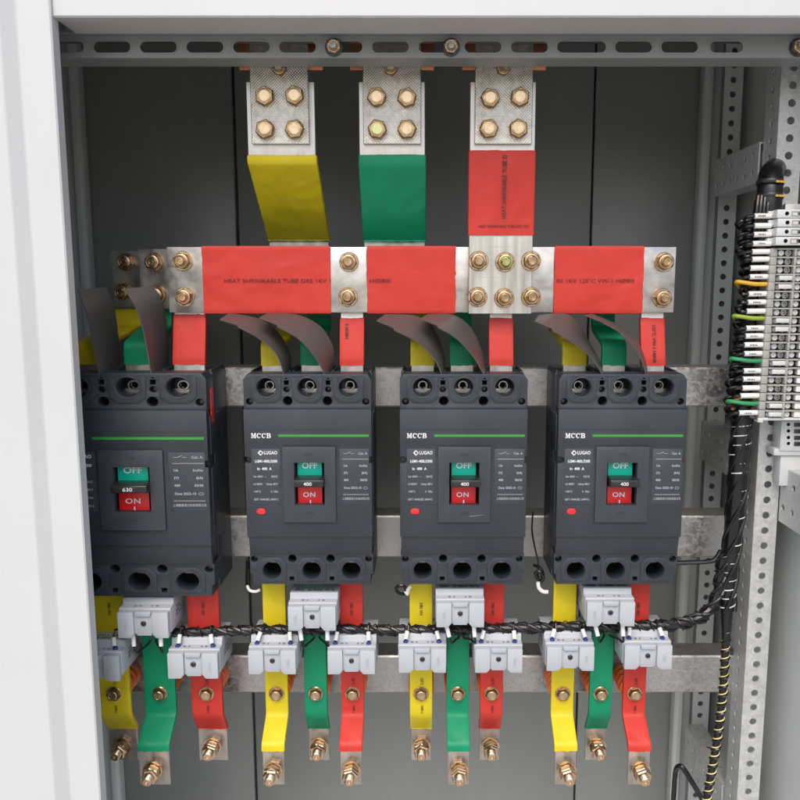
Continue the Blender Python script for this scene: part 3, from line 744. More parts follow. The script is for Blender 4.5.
# ================================================================== main busbars
YRED, YGRN, YYEL = .975, 1.03, 1.085
def bar_sec(b, u0, u1, v0, v1, Yf, th, bev=.0008):
    b.box(PX(u0, (v0 + v1) / 2, Yf), PX(u1, (v0 + v1) / 2, Yf), Yf, Yf + th, PZ(v1, Yf), PZ(v0, Yf), bev); return b
red = thing('main_busbar', P(420, 313, YRED), 'wide horizontal busbar with red printed sleeves, in front of the others', 'busbar', 'horizontal main busbars')
part('bar', bar_sec(B(), 168, 675, 247, 312.5, YRED, .008, .0006), 'tinned_flat', red)
texts = {0: ('HEAT SHRINKABLE TUBE DRS 1KV 1', 208, 330, 224), 1: ('HØ80I', 369, 390, 369), 2: ('RS 1KV 125°C VW-1 HØ80I', 555, 633, 556)}
for k, (u0, u1) in enumerate(((203, 330.5), (367, 455.5), (554, 643))):
    b = B(); cx0, cx1 = PX(u0, 280, YRED), PX(u1, 280, YRED)
    b.sleeve([(cx0, YRED + .004, 0), (cx1, YRED + .004, 0)], (0, 0, 1), PZ(313.8, YRED), PZ(245.8, YRED), .0104, seed=k * 7.3)
    s_ = part('red_sleeve', b, 'red_sleeve', red)
    tx, ua, ub, us = texts[k]
    L = (ub - us) / 800 * YRED / 1.01
    tb = B().text(tx, .0085, (0, 0, 0), 'LEFT')
    xsz = [v.co.x for v in tb.bm.verts]; sc_ = L / (max(xsz) - min(xsz)); 
    bmesh.ops.transform(tb.bm, matrix=Matrix.Translation((PX(us, 280, YRED), YRED - .0021, PZ(281, YRED))) @ Matrix.Diagonal((sc_, 1, .75, 1)), verts=tb.bm.verts)
    part('printed_text', tb, 'print_brown', s_)
for u, v in ((183, 261), (185, 297), (349, 262), (348, 297), (664, 262), (662, 298)): nut_bolt(red, P(u, v, YRED))
def plain_bar(Yf, u0, xr, v0, v1, bolts, label, colour, segs):
    o = thing('main_busbar', P(300, v1, Yf), label, 'busbar', 'horizontal main busbars')
    x0 = PX(u0, 280, Yf)
    part('bar', B().box(x0, xr, Yf, Yf + .008, PZ(v1, Yf), PZ(v0, Yf), .0006), 'tinned_flat', o)
    for a, c in segs: part(colour.split('_')[0] + '_sleeve', B().box(a, c, Yf - .0012, Yf + .0092, PZ(v1 + 1, Yf), PZ(v0 - 1, Yf), .0016), colour, o)
    for u, v in bolts: nut_bolt(o, P(u, v, Yf))
    return o
XRR = PX(675, 280, YRED)
gx = PX(140, 280, YGRN); yx = PX(113, 280, YYEL)
plain_bar(YGRN, 140, XRR - .058, 249, 309, ((154, 262), (157, 295)), 'horizontal busbar directly behind the red one, only its bolted bare end showing', 'green_sleeve', ((gx + .075, XRR - .16),))
plain_bar(YYEL, 113, XRR - .115, 251, 306.5, ((126, 262), (123, 292)), 'rearmost horizontal busbar, its bolted bare end farthest toward the door jamb', 'yellow_sleeve', ((yx + .085, XRR - .22),))

# ================================================================== incoming bars from above
def incoming(col, cu, uplate, ubar, v_sl, path_end, bolts, label, txt=None):
    Yp, Ybk = .9555, .9655                       # front clamp plate, bar behind it
    o = thing('incoming_busbar', P(cu, 155, Ybk), label, 'busbar', 'incoming busbars from the top beam')
    x0, x1 = PX(ubar[0], 120, Ybk - .004), PX(ubar[1], 120, Ybk - .004)
    z_top = PZ(83, Ybk)
    path = [(Ybk, z_top)] + path_end
    part('bar', B().ribbon(path, (x0, x1), .008), 'tinned', o)
    # sleeve on the sloping stretch
    sp = [(Ybk, PZ(v_sl, Ybk - .004))] + path_end[:-1]
    e0, e1 = Vector(path_end[-2]), Vector(path_end[-1])
    if len(path_end) > 1:
        d = (e1 - e0).normalized(); sp.append(tuple(e0 + d * .0035)) if col != 'red' else sp.append(tuple(e0 + d * .020))
    s_ = part(col + '_sleeve', B().sleeve([(0, *q) for q in sp], (1, 0, 0), x0 - .0012, x1 + .0012, .0108, .0018, seed=cu), col + '_sleeve', o)
    if txt:
        tb = B().text(txt, .0075, (0, 0, 0), 'LEFT', rot=pi / 2, xs=.80, bold=.00005)
        # lay it along the sleeve: z of the text follows the sloping face
        a = Vector((sp[0][0], sp[0][1])); c = Vector((sp[1][0], sp[1][1]))
        for v in tb.bm.verts:
            t = v.co.z + a.y * 0
            z = PZ(219, .96) + v.co.z
            f = (a.y - z) / (a.y - c.y) if a.y != c.y else 0
            f = max(0, min(1, f))
            v.co = (PX(504.5, 190, .96) + v.co.x, a.x + (c.x - a.x) * f - .0064 + v.co.y * .2, z)
        part('printed_text', tb, 'print_dark', s_)
        tb = B().text('HEAT SHRINKABLE TUBE DRS 1KV', .0045, (PX(504, 226, .958), sp[-1][0] - .0064, PZ(226, .958)), xs=.86)
        part('printed_text', tb, 'print_brown', s_)
    # knurled clamp plate, folded back at the top
    a0, a1 = PX(uplate[0], 105, Yp), PX(uplate[1], 105, Yp)
    zf = PZ(73, Yp)
    part('clamp_plate', B().ribbon([(Yp + .0025, PZ(143.5, Yp)), (Yp + .0025, zf), (Yp + .0045, zf + .022), (Yp + .0045, zf + .06)], (a0, a1), .005), 'knurled', o)
    c0 = PX(cu - 42, 66, .972); c1 = PX(cu + 42, 66, .972)
    part('copper_bar', B().box(c0, c1, .9715, .9815, PZ(70, .9715), PZ(20, .9715), .0008), 'copper', o)
    p = P(cu - 1, 69.5, Yp + .001)
    w = put('hex_nut', ME_N10, o, p, 0, .4, .8); put('stud', ME_S10, w, p + Vector((0, 0, 0)), 0, 0, 1)
    for i, (u, v) in enumerate(bolts): hex_bolt(o, P(u, v, Yp), 12, green=(col == 'green' and i == 2))
    return o
incoming('yellow', 281, (250.6, 308.5), (247, 315), 155.5, [(.9655, PZ(161, .9655)), (1.078, PZ(238, 1.078)), (1.0795, PZ(300, 1.0795))],
         ((265.4, 97), (295, 96.5), (265.6, 130), (295, 130)), 'incoming busbar with a yellow sleeve sloping back behind the red bar')
incoming('green', 392, (363, 421), (359, 425), 155, [(.9655, PZ(163, .9655)), (1.022, PZ(239, 1.022)), (1.0235, PZ(300, 1.0235))],
         ((377, 98), (407, 98.5), (377.5, 130), (407, 130)), 'incoming busbar with a green sleeve, between the yellow and red ones')
ri = incoming('red', 504, (475, 532.5), (470, 535.5), 150.5, [(.9655, PZ(158, .9655)), (.9688, PZ(218, .9645)), (.9688, PZ(313.5, .9648))],
         ((490, 99), (519.5, 98), (488.5, 129.5), (518, 129.5)), 'incoming busbar with a red printed sleeve, bolted by six bolts over the red bar', 'HEAT SHRINKABLE TUBE D')
for i, (u, v) in enumerate(((478.5, 261), (505, 262), (531, 261), (477.5, 297), (504, 298), (531, 297))): nut_bolt(ri, P(u, v, .9642), green=(i == 1))

# ================================================================== links from the main bars down to the breakers
def link(col, k, j, label):
    big = k == 1; w = .040 if big else .030
    xc = bloc[k].x + j * PIT[k]
    zt_ = bloc[k].z
    Yb_ = YB + .055
    th = .005
    zs = zt_ + .0035                                # where the sleeve ends above the housing
    if col == 'red':
        path = [(Yb_, zt_ - .012), (Yb_, zt_ + .012), (YRED + .0115, PZ(316, YRED + .0115)), (YRED + .0115, PZ(252, YRED + .0115))]
        s0, s1 = zs + .0022, PZ(318.5, YRED + .01)
        if big: s1 = PZ(315, YRED + .01)
        sp = [(Yb_, s0), (Yb_, zt_ + .012), (YRED + .0112, s1)]
    else:
        Ym = (YGRN if col == 'green' else YYEL) + .0115
        zk = PZ(341, Yb_); rise = .010 if col == 'yellow' else .012
        path = [(Yb_, zt_ - .012), (Yb_, zk - .004), (Ym - .004, zk + rise), (Ym, zk + rise + .012), (Ym, PZ(255, Ym))]
        zz = PZ(309, Ym)
        sp = [(Yb_, zs + .0022), (Yb_, zk - .004), (Ym - .004, zk + rise), (Ym, zk + rise + .012), (Ym, zz if zz > zk + rise + .013 else zk + rise + .02)]
    o = thing('busbar_link', (xc, Yb_, zt_), label, 'busbar', 'sleeved links between main busbars and breakers')
    part('bar', B().ribbon(path, (xc - w / 2 + .001, xc + w / 2 - .001), th), 'tinned', o)
    s_ = part(col + '_sleeve', B().sleeve([(0, *q) for q in sp], (1, 0, 0), xc - w / 2, xc + w / 2, th + .0022, .0013, seed=k * 3.1 + j, amp=.00025), col + '_sleeve', o)
    if col == 'red' and k in (2, 4):
        tx = 'HØ30 S' if k == 2 else '125°C VW-1 HØ30'
        tb = B().text(tx, .0056, (0, 0, 0), 'CENTER', rot=-pi / 2 if k == 4 else pi / 2, bold=.00006)
        a = Vector((sp[1][0], sp[1][1])); c = Vector((sp[2][0], sp[2][1])); zm = PZ(331 if k == 2 else 343, .98)
        for v in tb.bm.verts:
            z = zm + v.co.z; f = max(0, (z - a.y) / (c.y - a.y))
            v.co = (xc - (.006 if k == 2 else -.001) + v.co.x, a.x + (c.x - a.x) * f - th / 2 - .0020 + v.co.y, z)
        part('printed_text', tb, 'print_dark', s_)
    return o
for k in (1, 2, 3, 4):
    for j, col in ((-1, 'yellow'), (0, 'green'), (1, 'red')):
        link(col, k, j, 'short %s sleeved busbar link entering the top of %s' % (col, BNAME[k]))

# ================================================================== curved phase barriers in the slots on top of the breakers
def crom(q, n=8):
    out = []
    for i in range(len(q) - 1):
        p0 = q[max(i - 1, 0)]; p1 = q[i]; p2 = q[i + 1]; p3 = q[min(i + 2, len(q) - 1)]
        for k in range(n):
            t = k / n; out.append(0.5 * ((2 * p1) + (p2 - p0) * t + (2 * p0 - 5 * p1 + 4 * p2 - p3) * t * t + (3 * p1 - p0 - 3 * p2 + p3) * t ** 3))
    out.append(q[-1]); return out
def resample(q, m):
    L = [0]
    for a, c in zip(q, q[1:]): L.append(L[-1] + (c - a).length)
    out = []; i = 0
    for k in range(m):
        d = L[-1] * k / (m - 1)
        while i < len(q) - 2 and L[i + 1] < d: i += 1
        out.append(q[i].lerp(q[i + 1], (d - L[i]) / max(1e-9, L[i + 1] - L[i])))
    return out
def barrier(front, back, label, y0=.928, y1=.985, th=.0010, tab=True):
    """twisted flexible sheet between its front and its back edge, tip first"""
    m = 40; nw = 6
    A = resample(crom([P(u, v, y0) for u, v in front]), m); D = resample(crom([P(u, v, y1) for u, v in back]), m)
    g = [[A[i].lerp(D[i], j / nw) for j in range(nw + 1)] for i in range(m)]
    if tab:
        for i in range(9):                            # narrower tongue at the tip
            for j in range(nw + 1): g[i][j] = A[i].lerp(D[i], .10 + .90 * j / nw)
    b = B(); top = []; bot = []
    for i in range(m):
        ra = []; rb = []
        for j in range(nw + 1):
            du = g[min(i + 1, m - 1)][j] - g[max(i - 1, 0)][j]; dv = g[i][min(j + 1, nw)] - g[i][max(j - 1, 0)]
            n = du.cross(dv).normalized() * th / 2
            ra.append(b.bm.verts.new(g[i][j] + n)); rb.append(b.bm.verts.new(g[i][j] - n))
        top.append(ra); bot.append(rb)
    nf = b.bm.faces.new
    for i in range(m - 1):
        for j in range(nw):
            nf((top[i][j], top[i + 1][j], top[i + 1][j + 1], top[i][j + 1])); nf((bot[i][j], bot[i][j + 1], bot[i + 1][j + 1], bot[i + 1][j]))
        nf((top[i][0], bot[i][0], bot[i + 1][0], top[i + 1][0])); nf((top[i][nw], top[i + 1][nw], bot[i + 1][nw], bot[i][nw]))
    for j in range(nw):
        nf((top[0][j], top[0][j + 1], bot[0][j + 1], bot[0][j])); nf((top[-1][j], bot[-1][j], bot[-1][j + 1], top[-1][j + 1]))
    bmesh.ops.recalc_face_normals(b.bm, faces=b.bm.faces)
    base = A[-1]
    me = b.mesh('phase_barrier', 'barrier_sheet', base, 50)
    o = bpy.data.objects.new('phase_barrier', me); C.objects.link(o); o.location = base
    return tag(o, label, 'insulating barrier', 'curved barriers between the breaker terminals')
EDGES = {
 (1, 0): (((78, 290), (86, 312), (92, 340), (99, 374)), ((106, 287), (114, 308), (118, 336), (120, 371))),
 (1, 1): (((124, 289), (135, 306), (142, 326), (147, 350), (151, 374)), ((153, 286), (163, 306), (168, 338), (168, 371))),
 (2, 0): (((218.5, 320.5), (236, 326.5), (259.6, 339), (276.5, 355), (284, 376)), ((229, 313.5), (256, 318), (274, 328.5), (285.5, 344), (291, 359.5), (289, 374))),
 (2, 1): (((258, 318.5), (272, 324.6), (297, 338), (315, 357), (325, 376)), ((267.5, 313.5), (297, 315), (319, 325.5), (330.5, 341.5), (334, 356), (331, 374))),
 (3, 0): (((375.5, 321.5), (391, 329), (417.5, 342.5), (435, 360), (442, 376)), ((385, 314.5), (415, 316), (432.5, 327), (441, 345), (445, 361), (444.5, 374))),
 (3, 1): (((419, 319.5), (434, 326), (455, 337.5), (474, 357.5), (484.5, 376)), ((427.5, 314.5), (452.5, 315), (470, 327), (480, 347), (486, 372))),
 (4, 0): (((534, 322), (544, 327), (565, 338), (582.5, 350), (594, 360.6), (603, 376)), ((539, 315), (566, 314), (579, 324.5), (588, 340), (597.5, 357), (603.5, 374))),
 (4, 1): (((584, 315.5), (605, 324), (622, 334), (635, 348), (643, 364), (646, 376)), ((592, 314), (609, 321), (625.6, 329.5), (639, 345), (645, 360), (647.5, 374)))}
for (k, s), (fr, bk) in EDGES.items():
    barrier(fr, bk, '%s dark sheet between %s poles, %s' % ('tall' if k == 1 else 'curved', 'the yellow and green' if s == 0 else 'the green and red', BNAME[k]),
            .927, 1.0 if k == 1 else .972, tab=k != 1)

# ================================================================== outgoing bars, insulators, transformers
LOW = {1: ((112, 'back'), (158, 'fwd'), (205, 'back')), 2: ((275.5, 'fwd'), (315, 'back'), (352, 'fwd')),
       3: ((421, 'back'), (458, 'fwd'), (492, 'back')), 4: ((563.5, 'fwd'), (602, 'back'), (636, 'fwd'))}
COLS = ('yellow', 'green', 'red')
Yo = YB + .046
def outgoing(k, j):
    u, mode = LOW[k][j]; col = COLS[j]
    w = (.040 if k == 1 else .029)
    xc = PX(u, 640, Yo)
    fwd = mode == 'fwd'
    Yt = Yo - .034 if fwd else Yo + .019
    z0 = bloc[k].z - .2605 * (SZ1 if k == 1 else 1) + .02
    zb1 = PZ(714, Yo)
    zs = PZ(750, Yt) if fwd else PZ(727.5, Yt)
    ze = PZ(783.5, Yt) if fwd else PZ(759, Yt)
    zbend = zs + (.007 if fwd else .0015)
    path = [(Yo, z0), (Yo, zb1), (Yt, zbend), (Yt, ze)]
    sp = [(Yo, z0), (Yo, zb1), (Yt, zbend), (Yt, zs)]
    kind = 'long' if fwd else 'short'
    o = thing('outgoing_busbar', (xc, Yo, ze), '%s %s sleeved outgoing bar bent %s under %s' % (kind, col, 'forward' if fwd else 'backward', BNAME[k]), 'busbar', 'outgoing busbars under the breakers')
    part('bar', B().ribbon(path, (xc - w / 2 + .001, xc + w / 2 - .001), .004), 'tinned_dull', o)
    s_ = part(col + '_sleeve', B().sleeve([(0, *q) for q in sp], (1, 0, 0), xc - w / 2, xc + w / 2, .0062, .0012, seed=k * 5.7 + j * 2, amp=.00025), col + '_sleeve', o)
    hb_ = hex_bolt(o, (xc, Yo - .0031, PZ(693.5, Yo - .003)), 8)
    zstud = ze + .0235
    p = Vector((xc + .0005, Yt - .002, zstud))
    st_ = put('terminal_bolt', ME_TS, o, p); put('bolt_head', ME_TH, st_, p, 0, random.uniform(0, 1)); put('washer', ME_TW, st_, p); put('nut', ME_TN, st_, p, 0, random.uniform(0, 1))
    put('lock_nut', ME_TN2, st_, p, 0, random.uniform(0, 1))
    # faint vertical print
    if (k, j) in ((2, 2), (3, 0), (3, 2), (4, 2), (1, 0), (1, 2)):
        tb = B().text('DRS 1KV 125°C VW-1', .0052, (0, 0, 0), 'CENTER', rot=-pi / 2, xs=.85, bold=.00005)
        bmesh.ops.transform(tb.bm, matrix=Matrix.Translation((xc + .001, Yo - .0038, PZ(687, Yo))), verts=tb.bm.verts)
        vs = [v for v in tb.bm.verts if v.co.z < zb1 + .004 or abs(v.co.z - PZ(693.5, Yo)) < .0105]
        bmesh.ops.delete(tb.bm, geom=vs, context='VERTS')
        lo_ = B(); lo_.text('VW-1', .0052, (xc + .001, Yo - .0038, PZ(708, Yo)), rot=-pi / 2, xs=.85, bold=.00005)
        part('printed_text', tb.text('.', .0004, (xc, Yo - .002, PZ(690, Yo))), 'print_dark', s_) if 0 else tb.bm.free()
        part('printed_text', lo_, 'print_dark', s_)
        up_t = B().text('DRS 1KV', .0052, (xc, Yo - .0038, PZ(608, Yo)), rot=-pi / 2, xs=.85, bold=.00005)
        part('printed_text', up_t, 'print_dark', s_)
        mid = B().text('125°C', .0052, (xc + .001, Yo - .0038, PZ(680, Yo)), rot=-pi / 2, xs=.75, bold=.00005)
        part('printed_text', mid, 'print_dark', s_)
    # post insulator carrying the bar on the rail
    iz = PZ(692, Yo)
    b = B(); L = 1.0188 - (Yo + .0036)
    prof = [(.0125, 0)]
    for i in range(4):
        a = L * (i + .15) / 4; prof += [(.0135, a), (.0165, a + L * .05), (.0165, a + L * .12), (.0135, a + L * .17)]
    prof.append((.0135, L))
    b.lathe(prof, (xc, Yo + .0036, iz), (0, 1, 0), 24)
    ins = thing('post_insulator', (xc, 1.019, iz), 'orange post insulator behind the %s outgoing bar of %s' % (col, BNAME[k]), 'insulator', 'orange post insulators on the lower rail')
    part('body', b, 'insulator', ins)
    part('end_cap', B().cyl((xc, 1.0190, iz), (0, -1, 0), .0146, .004, 24), 'chromate', ins)
    return o
for k in (1, 2, 3, 4):
    for j in range(3): outgoing(k, j)

# current transformers: front at y=0, centre of the front face's top edge at the origin
def build_ct(emboss):
    b = B()
    b.prism([(.0085, -.0265), (.0085, .0012), (.0095, .0022), (.0215, .0022), (.023, .0085), (.0245, .0095), (.070, .0095), (.071, .0085), (.071, -.0275), (.070, -.0285), (.010, -.0275)], -.0295, .0295, 'x', .0008)
    return b
CTM = {}
CTM['body'] = build_ct(0).mesh('housing', 'transformer_plastic')
b = B()
for s in (-1, 1):
    x0, x1 = (-.0288, -.0105) if s < 0 else (.0105, .0288)
    b.prism([(x0, 0), (x1, 0), (x1, -.0258), (x1 - (.004 if s < 0 else 0), -.0305), (x0 + (.004 if s > 0 else 0), -.0305), (x0, -.0258 if s > 0 else -.0305)] if s > 0 else
            [(x0, 0), (x1, 0), (x1, -.0258), (x1 - .004, -.0305), (x0, -.0305)], 0.0, .0092, 'y', .0009)
b.box(-.0104, .0104, .0035, .0092, -.0268, -.0005, .0005)
b.prism([(-.0098, .0006), (.0098, .0006), (.0082, -.0052), (-.0082, -.0052)], .0006, .0060, 'y', .0010)
b.box(-.0085, .0085, .0040, .0092, -.0290, -.0262, .0006)
CTM['front'] = b.mesh('terminal_cover', 'transformer_plastic')
b = B().lathe([(.0031, 0), (.0031, .0012), (.0026, .0017), (.0014, .0017), (.0012, .0006)], (0, .0036, -.0140), FRONT, 14); CTM['screw'] = b.mesh('cover_screw', 'dark_screw')
TOPM = Matrix.Identity(4)
b = B(); x = -.0245
while x < .0235:                                     # a line of tiny illegible print on the top label
    w = random.choice((.0008, .0012, .0018, .0010))
    if random.random() < .86: b.box(x, x + w, .0270, .0330, .0090, .00985)
    x += w + .0007
for i in range(9):
    x = -.023 + i * .0052; b.box(x, x + random.uniform(.002, .004), .0360, .0385, .0090, .00985)
CTM['print'] = b.mesh('printed_label', 'label_grey')
for s in (-1, 1):
    b = B()
    for r_ in range(3):
        y = .030
        while y < .060:
            w = random.choice((.001, .0016, .0024))
            if random.random() < .8: b.box(s * .0290, s * .02975, y, y + w, -.006 - r_ * .0045, -.0038 - r_ * .0045)
            y += w + .0009
    CTM['side%d' % s] = b.mesh('side_print', 'label_grey')
b = B()
for s in (-1, 1): b.box(s * .0125 - .0016, s * .0125 + .0016, .0140, .0175, .0020, .00235); b.box(s * .0070 - .0010, s * .0070 + .0010, .0140, .0175, .0020, .00235)
CTM['shelf'] = b.mesh('terminal_mark', 'label_grey')
b = B().text('400A', .0052, (0.0195, -.0001, -.0155), rot=pi / 2, ex=.0004, bold=.0001); CTM['embossR'] = b.mesh('embossed_mark', 'transformer_plastic')
b = B().text('400A', .0052, (-.0195, -.0001, -.0155), rot=pi / 2, ex=.0004, bold=.0001); CTM['embossL'] = b.mesh('embossed_mark', 'transformer_plastic')
b = B().lathe([(.0036, 0), (.0036, .0012), (.0028, .0030), (.0019, .0034)], (0, 0, 0), (0, 0, 1), 14); CTM['lug'] = b.mesh('blue_lug', 'lug_blue')
for v_ in CTM['lug'].vertices: v_.co *= .85

YCT = .915
CTP = {1: ((93, 656.5), (142, 613), (192, 654)), 2: ((271.5, 651), (311.5, 607), (351, 651)), 3: ((422.3, 649.5), (460.4, 603.5), (499, 649.5)), 4: ((571, 647.5), (611.5, 602.5), (649, 646))}
LUGS = {}
def harness_uv(u):
    pts = ((170, 633), (240, 630.5), (300, 630), (400, 630), (470, 629.5), (560, 628), (640, 627), (680, 624))
    for (a, b_), (c, d) in zip(pts, pts[1:]):
        if u <= c: return b_ + (d - b_) * (u - a) / (c - a)
    return 624
YH = .946
def lead(path, r, name, label, sl):
    """black sensor wire with a white marker tube along its first stretch sl=(start,end) points"""
    o = thing('sensor_wire', path[0], label, 'wire', 'sensor wires of the current transformers')
    part('wire', B().tube(path, r, 8, 5), 'cable_black', o)
    part('marker_tube', B().tube(sl, r * 2.0, 10, 3), 'tube_white', o)
    return o
for k in (1, 2, 3, 4):
    for j in range(3):
        u, v = CTP[k][j]; sc_ = 1.06 if k == 1 else 1.0
        p = P(u, v, YCT)
        up_ = j == 1
        o = thing('current_transformer', p, 'pale grey %s on the %s bar under %s' % ('raised transformer' if up_ else 'transformer', COLS[j], BNAME[k]), 'current transformer', 'current transformers around the outgoing bars')
        o.scale = (sc_, 1, sc_)
        put('housing', CTM['body'], o, p)
        f = put('terminal_cover', CTM['front'], o, p); put('cover_screw', CTM['screw'], f, p)
        put('embossed_mark', CTM['embossL'] if up_ else CTM['embossR'], f, p); put('printed_label', CTM['print'], o, p); put('side_print', CTM['side1'], o, p); put('side_print', CTM['side-1'], o, p); put('terminal_mark', CTM['shelf'], f, p)
        for s in (-1, 1):
            if not up_:
                lp_ = p + Vector((s * .0205, .0150, .0022)); put('blue_lug', CTM['lug'], o, lp_)
                a = lp_ + Vector((0, 0, .003))
                hu = CX + (a.x / YH) * FPX * .95
                hz = PZ(harness_uv(u), YH)
                sx_ = -s * .003 + random.uniform(-.003, .003)
                top = Vector((a.x + sx_, YH - .001, hz + .0085))
                e = a + (top - a) * .62 + Vector((0, -.004, 0))
                pa = [a, a + (e - a) * .5, e, top + Vector((0, -.0085, -.006)), top + Vector((.0005, -.003, .0005)), top + Vector((.001, .004, -.002)), Vector((a.x + sx_ + .003, YH + .002, hz))]
                lead(pa, .0013, '', 'wire on the %s lug of the %s transformer, %s' % ('door-jamb' if s < 0 else 'terminal-strip', COLS[j], BNAME[k]), [a + (e - a) * .12, a + (e - a) * .5 + Vector((0, -.0003, 0)), e])
            else:
                a = p + Vector((s * .0170, .012, -.030)); dx = random.uniform(.002, .006) * (1 if s < 0 else .2)
                e = a + Vector((dx, -.004, -.016))
                hz = PZ(harness_uv(u), YH)
                bot = e + Vector((dx * .8, .002, -.009))
                pa = [a, (a + e) / 2, e, bot, bot + Vector((-s * .005, .008, .001)), Vector((e.x - s * .012, YH - .004, hz - .009)), Vector((e.x - s * .013, YH - .001, hz - .004))]
                lead(pa, .0013, '', 'looped wire, %s end of raised transformer, %s' % ('door-jamb' if s < 0 else 'terminal-strip', BNAME[k]), [a, (a + e) / 2, e])

# ================================================================== wire harness, cable trunk
def helix(path_pts, r, pitch, rt, phase=0, n=6, step=10, flat=1.0):
    """small tube winding round a path"""
    b = B(); tmp = B(); tmp.tube(path_pts, .001, 4, 6); P_ = tmp.path; tmp.bm.free()
    out = []; s = 0; up = None
    L = [0]
    for a, c in zip(P_, P_[1:]): L.append(L[-1] + (c - a).length)
    tot = L[-1]; m = int(tot / pitch * step); i = 0
    for q in range(m + 1):
        d = tot * q / m
        while i < len(P_) - 2 and L[i + 1] < d: i += 1
        f = (d - L[i]) / max(1e-9, L[i + 1] - L[i]); p = P_[i].lerp(P_[i + 1], f); t = (P_[i + 1] - P_[i]).normalized()
        if up is None: up = t.orthogonal().normalized()
        up = (up - t * up.dot(t)).normalized(); w = t.cross(up)
        rr = r(d / tot) if callable(r) else r
        a = 2 * pi * d / pitch + phase
        out.append(p + (up * math.cos(a) + w * math.sin(a)) * rr)
    b.tube(out, rt, n, 1); return b
hp = [P(u, harness_uv(u) + random.uniform(-.8, .8), YH) for u in (172, 215, 258, 300, 345, 390, 435, 480, 525, 570, 610, 645, 676)] + [P(697, 619, .952), P(711, 608, .957), P(718, 592, .960), P(721, 572, .962), P(724, 552, .963)]
har = thing('wire_harness', hp[0], 'black bundled wire harness running level across all the outgoing bars', 'cable')
rads = [.0054] * 5 + [.0058] * 5 + [.0064] * 4 + [.0072] * 4
part('core_cable', B().tube(hp, [r * .82 for r in rads], 10, 5), 'cable_black', har)
for i in range(3): part('twisted_wire', helix(hp, lambda t: .0042 + .0022 * t, .065, .0023, i * 2.1, 8, 14), 'cable_black', har)
part('spiral_wrap', helix(hp, lambda t: .0067 + .0018 * t, .017, .0008, 1, 6, 12), 'cable_black', har)
for u in (252, 262, 338, 378, 404, 448, 556, 596, 662):
    p = P(u, harness_uv(u), YH); b = B()
    b.lathe([(.0068, -.0013), (.0068, .0013)], p, (1, .05 * random.uniform(-1, 1), .15 * random.uniform(-1, 1)), 16)
    part('cable_tie', b, 'cable_black', har)

tp_ = [P(762, 200, .962), P(758, 240, .970), P(752, 300, .972), P(748, 360, .972), P(742, 420, .968), P(738, 480, .964), P(734, 525, .963), P(729, 575, .963), P(727, 610, .963), P(726, 640, .963), P(722.5, 695, .963), P(717, 740, .962), P(711, 775, .961), P(704, 815, .96), P(700, 850, .96)]
tr = [.0085, .0100, .0122, .0128, .0126, .0122, .0116, .0104, .0080, .0052, .0048, .0048, .0048, .0048, .0048]
trunk = thing('riser_cable', tp_[-1], 'black vertical cable trunk with cream spiral bands in front of the perforated upright', 'cable')
part('core_cable', B().tube(tp_, tr, 16, 5), 'cable_black', trunk)
for i in range(4): part('bundled_wire', helix(tp_[3:9], lambda t: .0118 - .0022 * t, .16, .0027, i * 1.55, 8, 16), 'cable_black', trunk)
part('spiral_band', helix(tp_[9:], lambda t: .0047 + .0007 * noise.noise(Vector((t * 40, 0, 8))), .0122, .00085, .5, 6, 16), 'wrap_cream', trunk)
part('upper_spiral_band', helix(tp_[4:9], lambda t: .0122 - .0030 * t + .0016 * noise.noise(Vector((t * 70, 0, 3))), .0115, .0008, 2.2, 6, 16), 'wrap_clear', trunk)
part('black_spiral_wrap', helix(tp_[8:], .0044, .0122, .0022, 3.3, 6, 16), 'cable_black', trunk)
# thick bundle end above the terminal strip
e = [P(755, 262, .960), P(766, 232, .956), P(769, 205, .955), P(770, 188, .957), P(771, 176, .966), P(774, 170, .985), P(778, 168, 1.01)]
con = thing('cable_bundle', e[0], 'thick black taped cable bundle bending away above the fuse terminals', 'cable')
part('sheath', B().tube(e, [.0125, .0135, .0142, .0145, .0142, .0135, .012], 18, 6), 'cable_black', con)
for i, (u, v) in enumerate(((769.5, 197), (770, 183))):
    b = B(); b.lathe([(.0150, -.0025), (.0156, -.0012), (.0156, .0012), (.0150, .0025)], P(u, v, .9555), (.08, .1, 1), 24)
    part('tape_band', b, 'toggle_black', con)
    b = B()
    for q in range(3):
        a = -pi / 2 + .15 + q * .32; c = P(u, v, .9555) + Vector((math.cos(a) * .0157, math.sin(a) * .0157, 0)); b.box(c.x - .002, c.x + .002, c.y - .0006, c.y + .001, c.z - .0012, c.z + .0012, .0003)
    part('yellow_wire_loop', b, 'cable_yellow', con)
for i in range(4):
    a = [P(754 + i * 4, 236, .945), P(755.5 + i * 3.6, 222, .943), P(757 + i * 3.6, 208, .943), P(758.5 + i * 3.4, 196, .947)]
    part('bundled_wire', B().tube(a, .0024, 8, 4), 'cable_black', con)

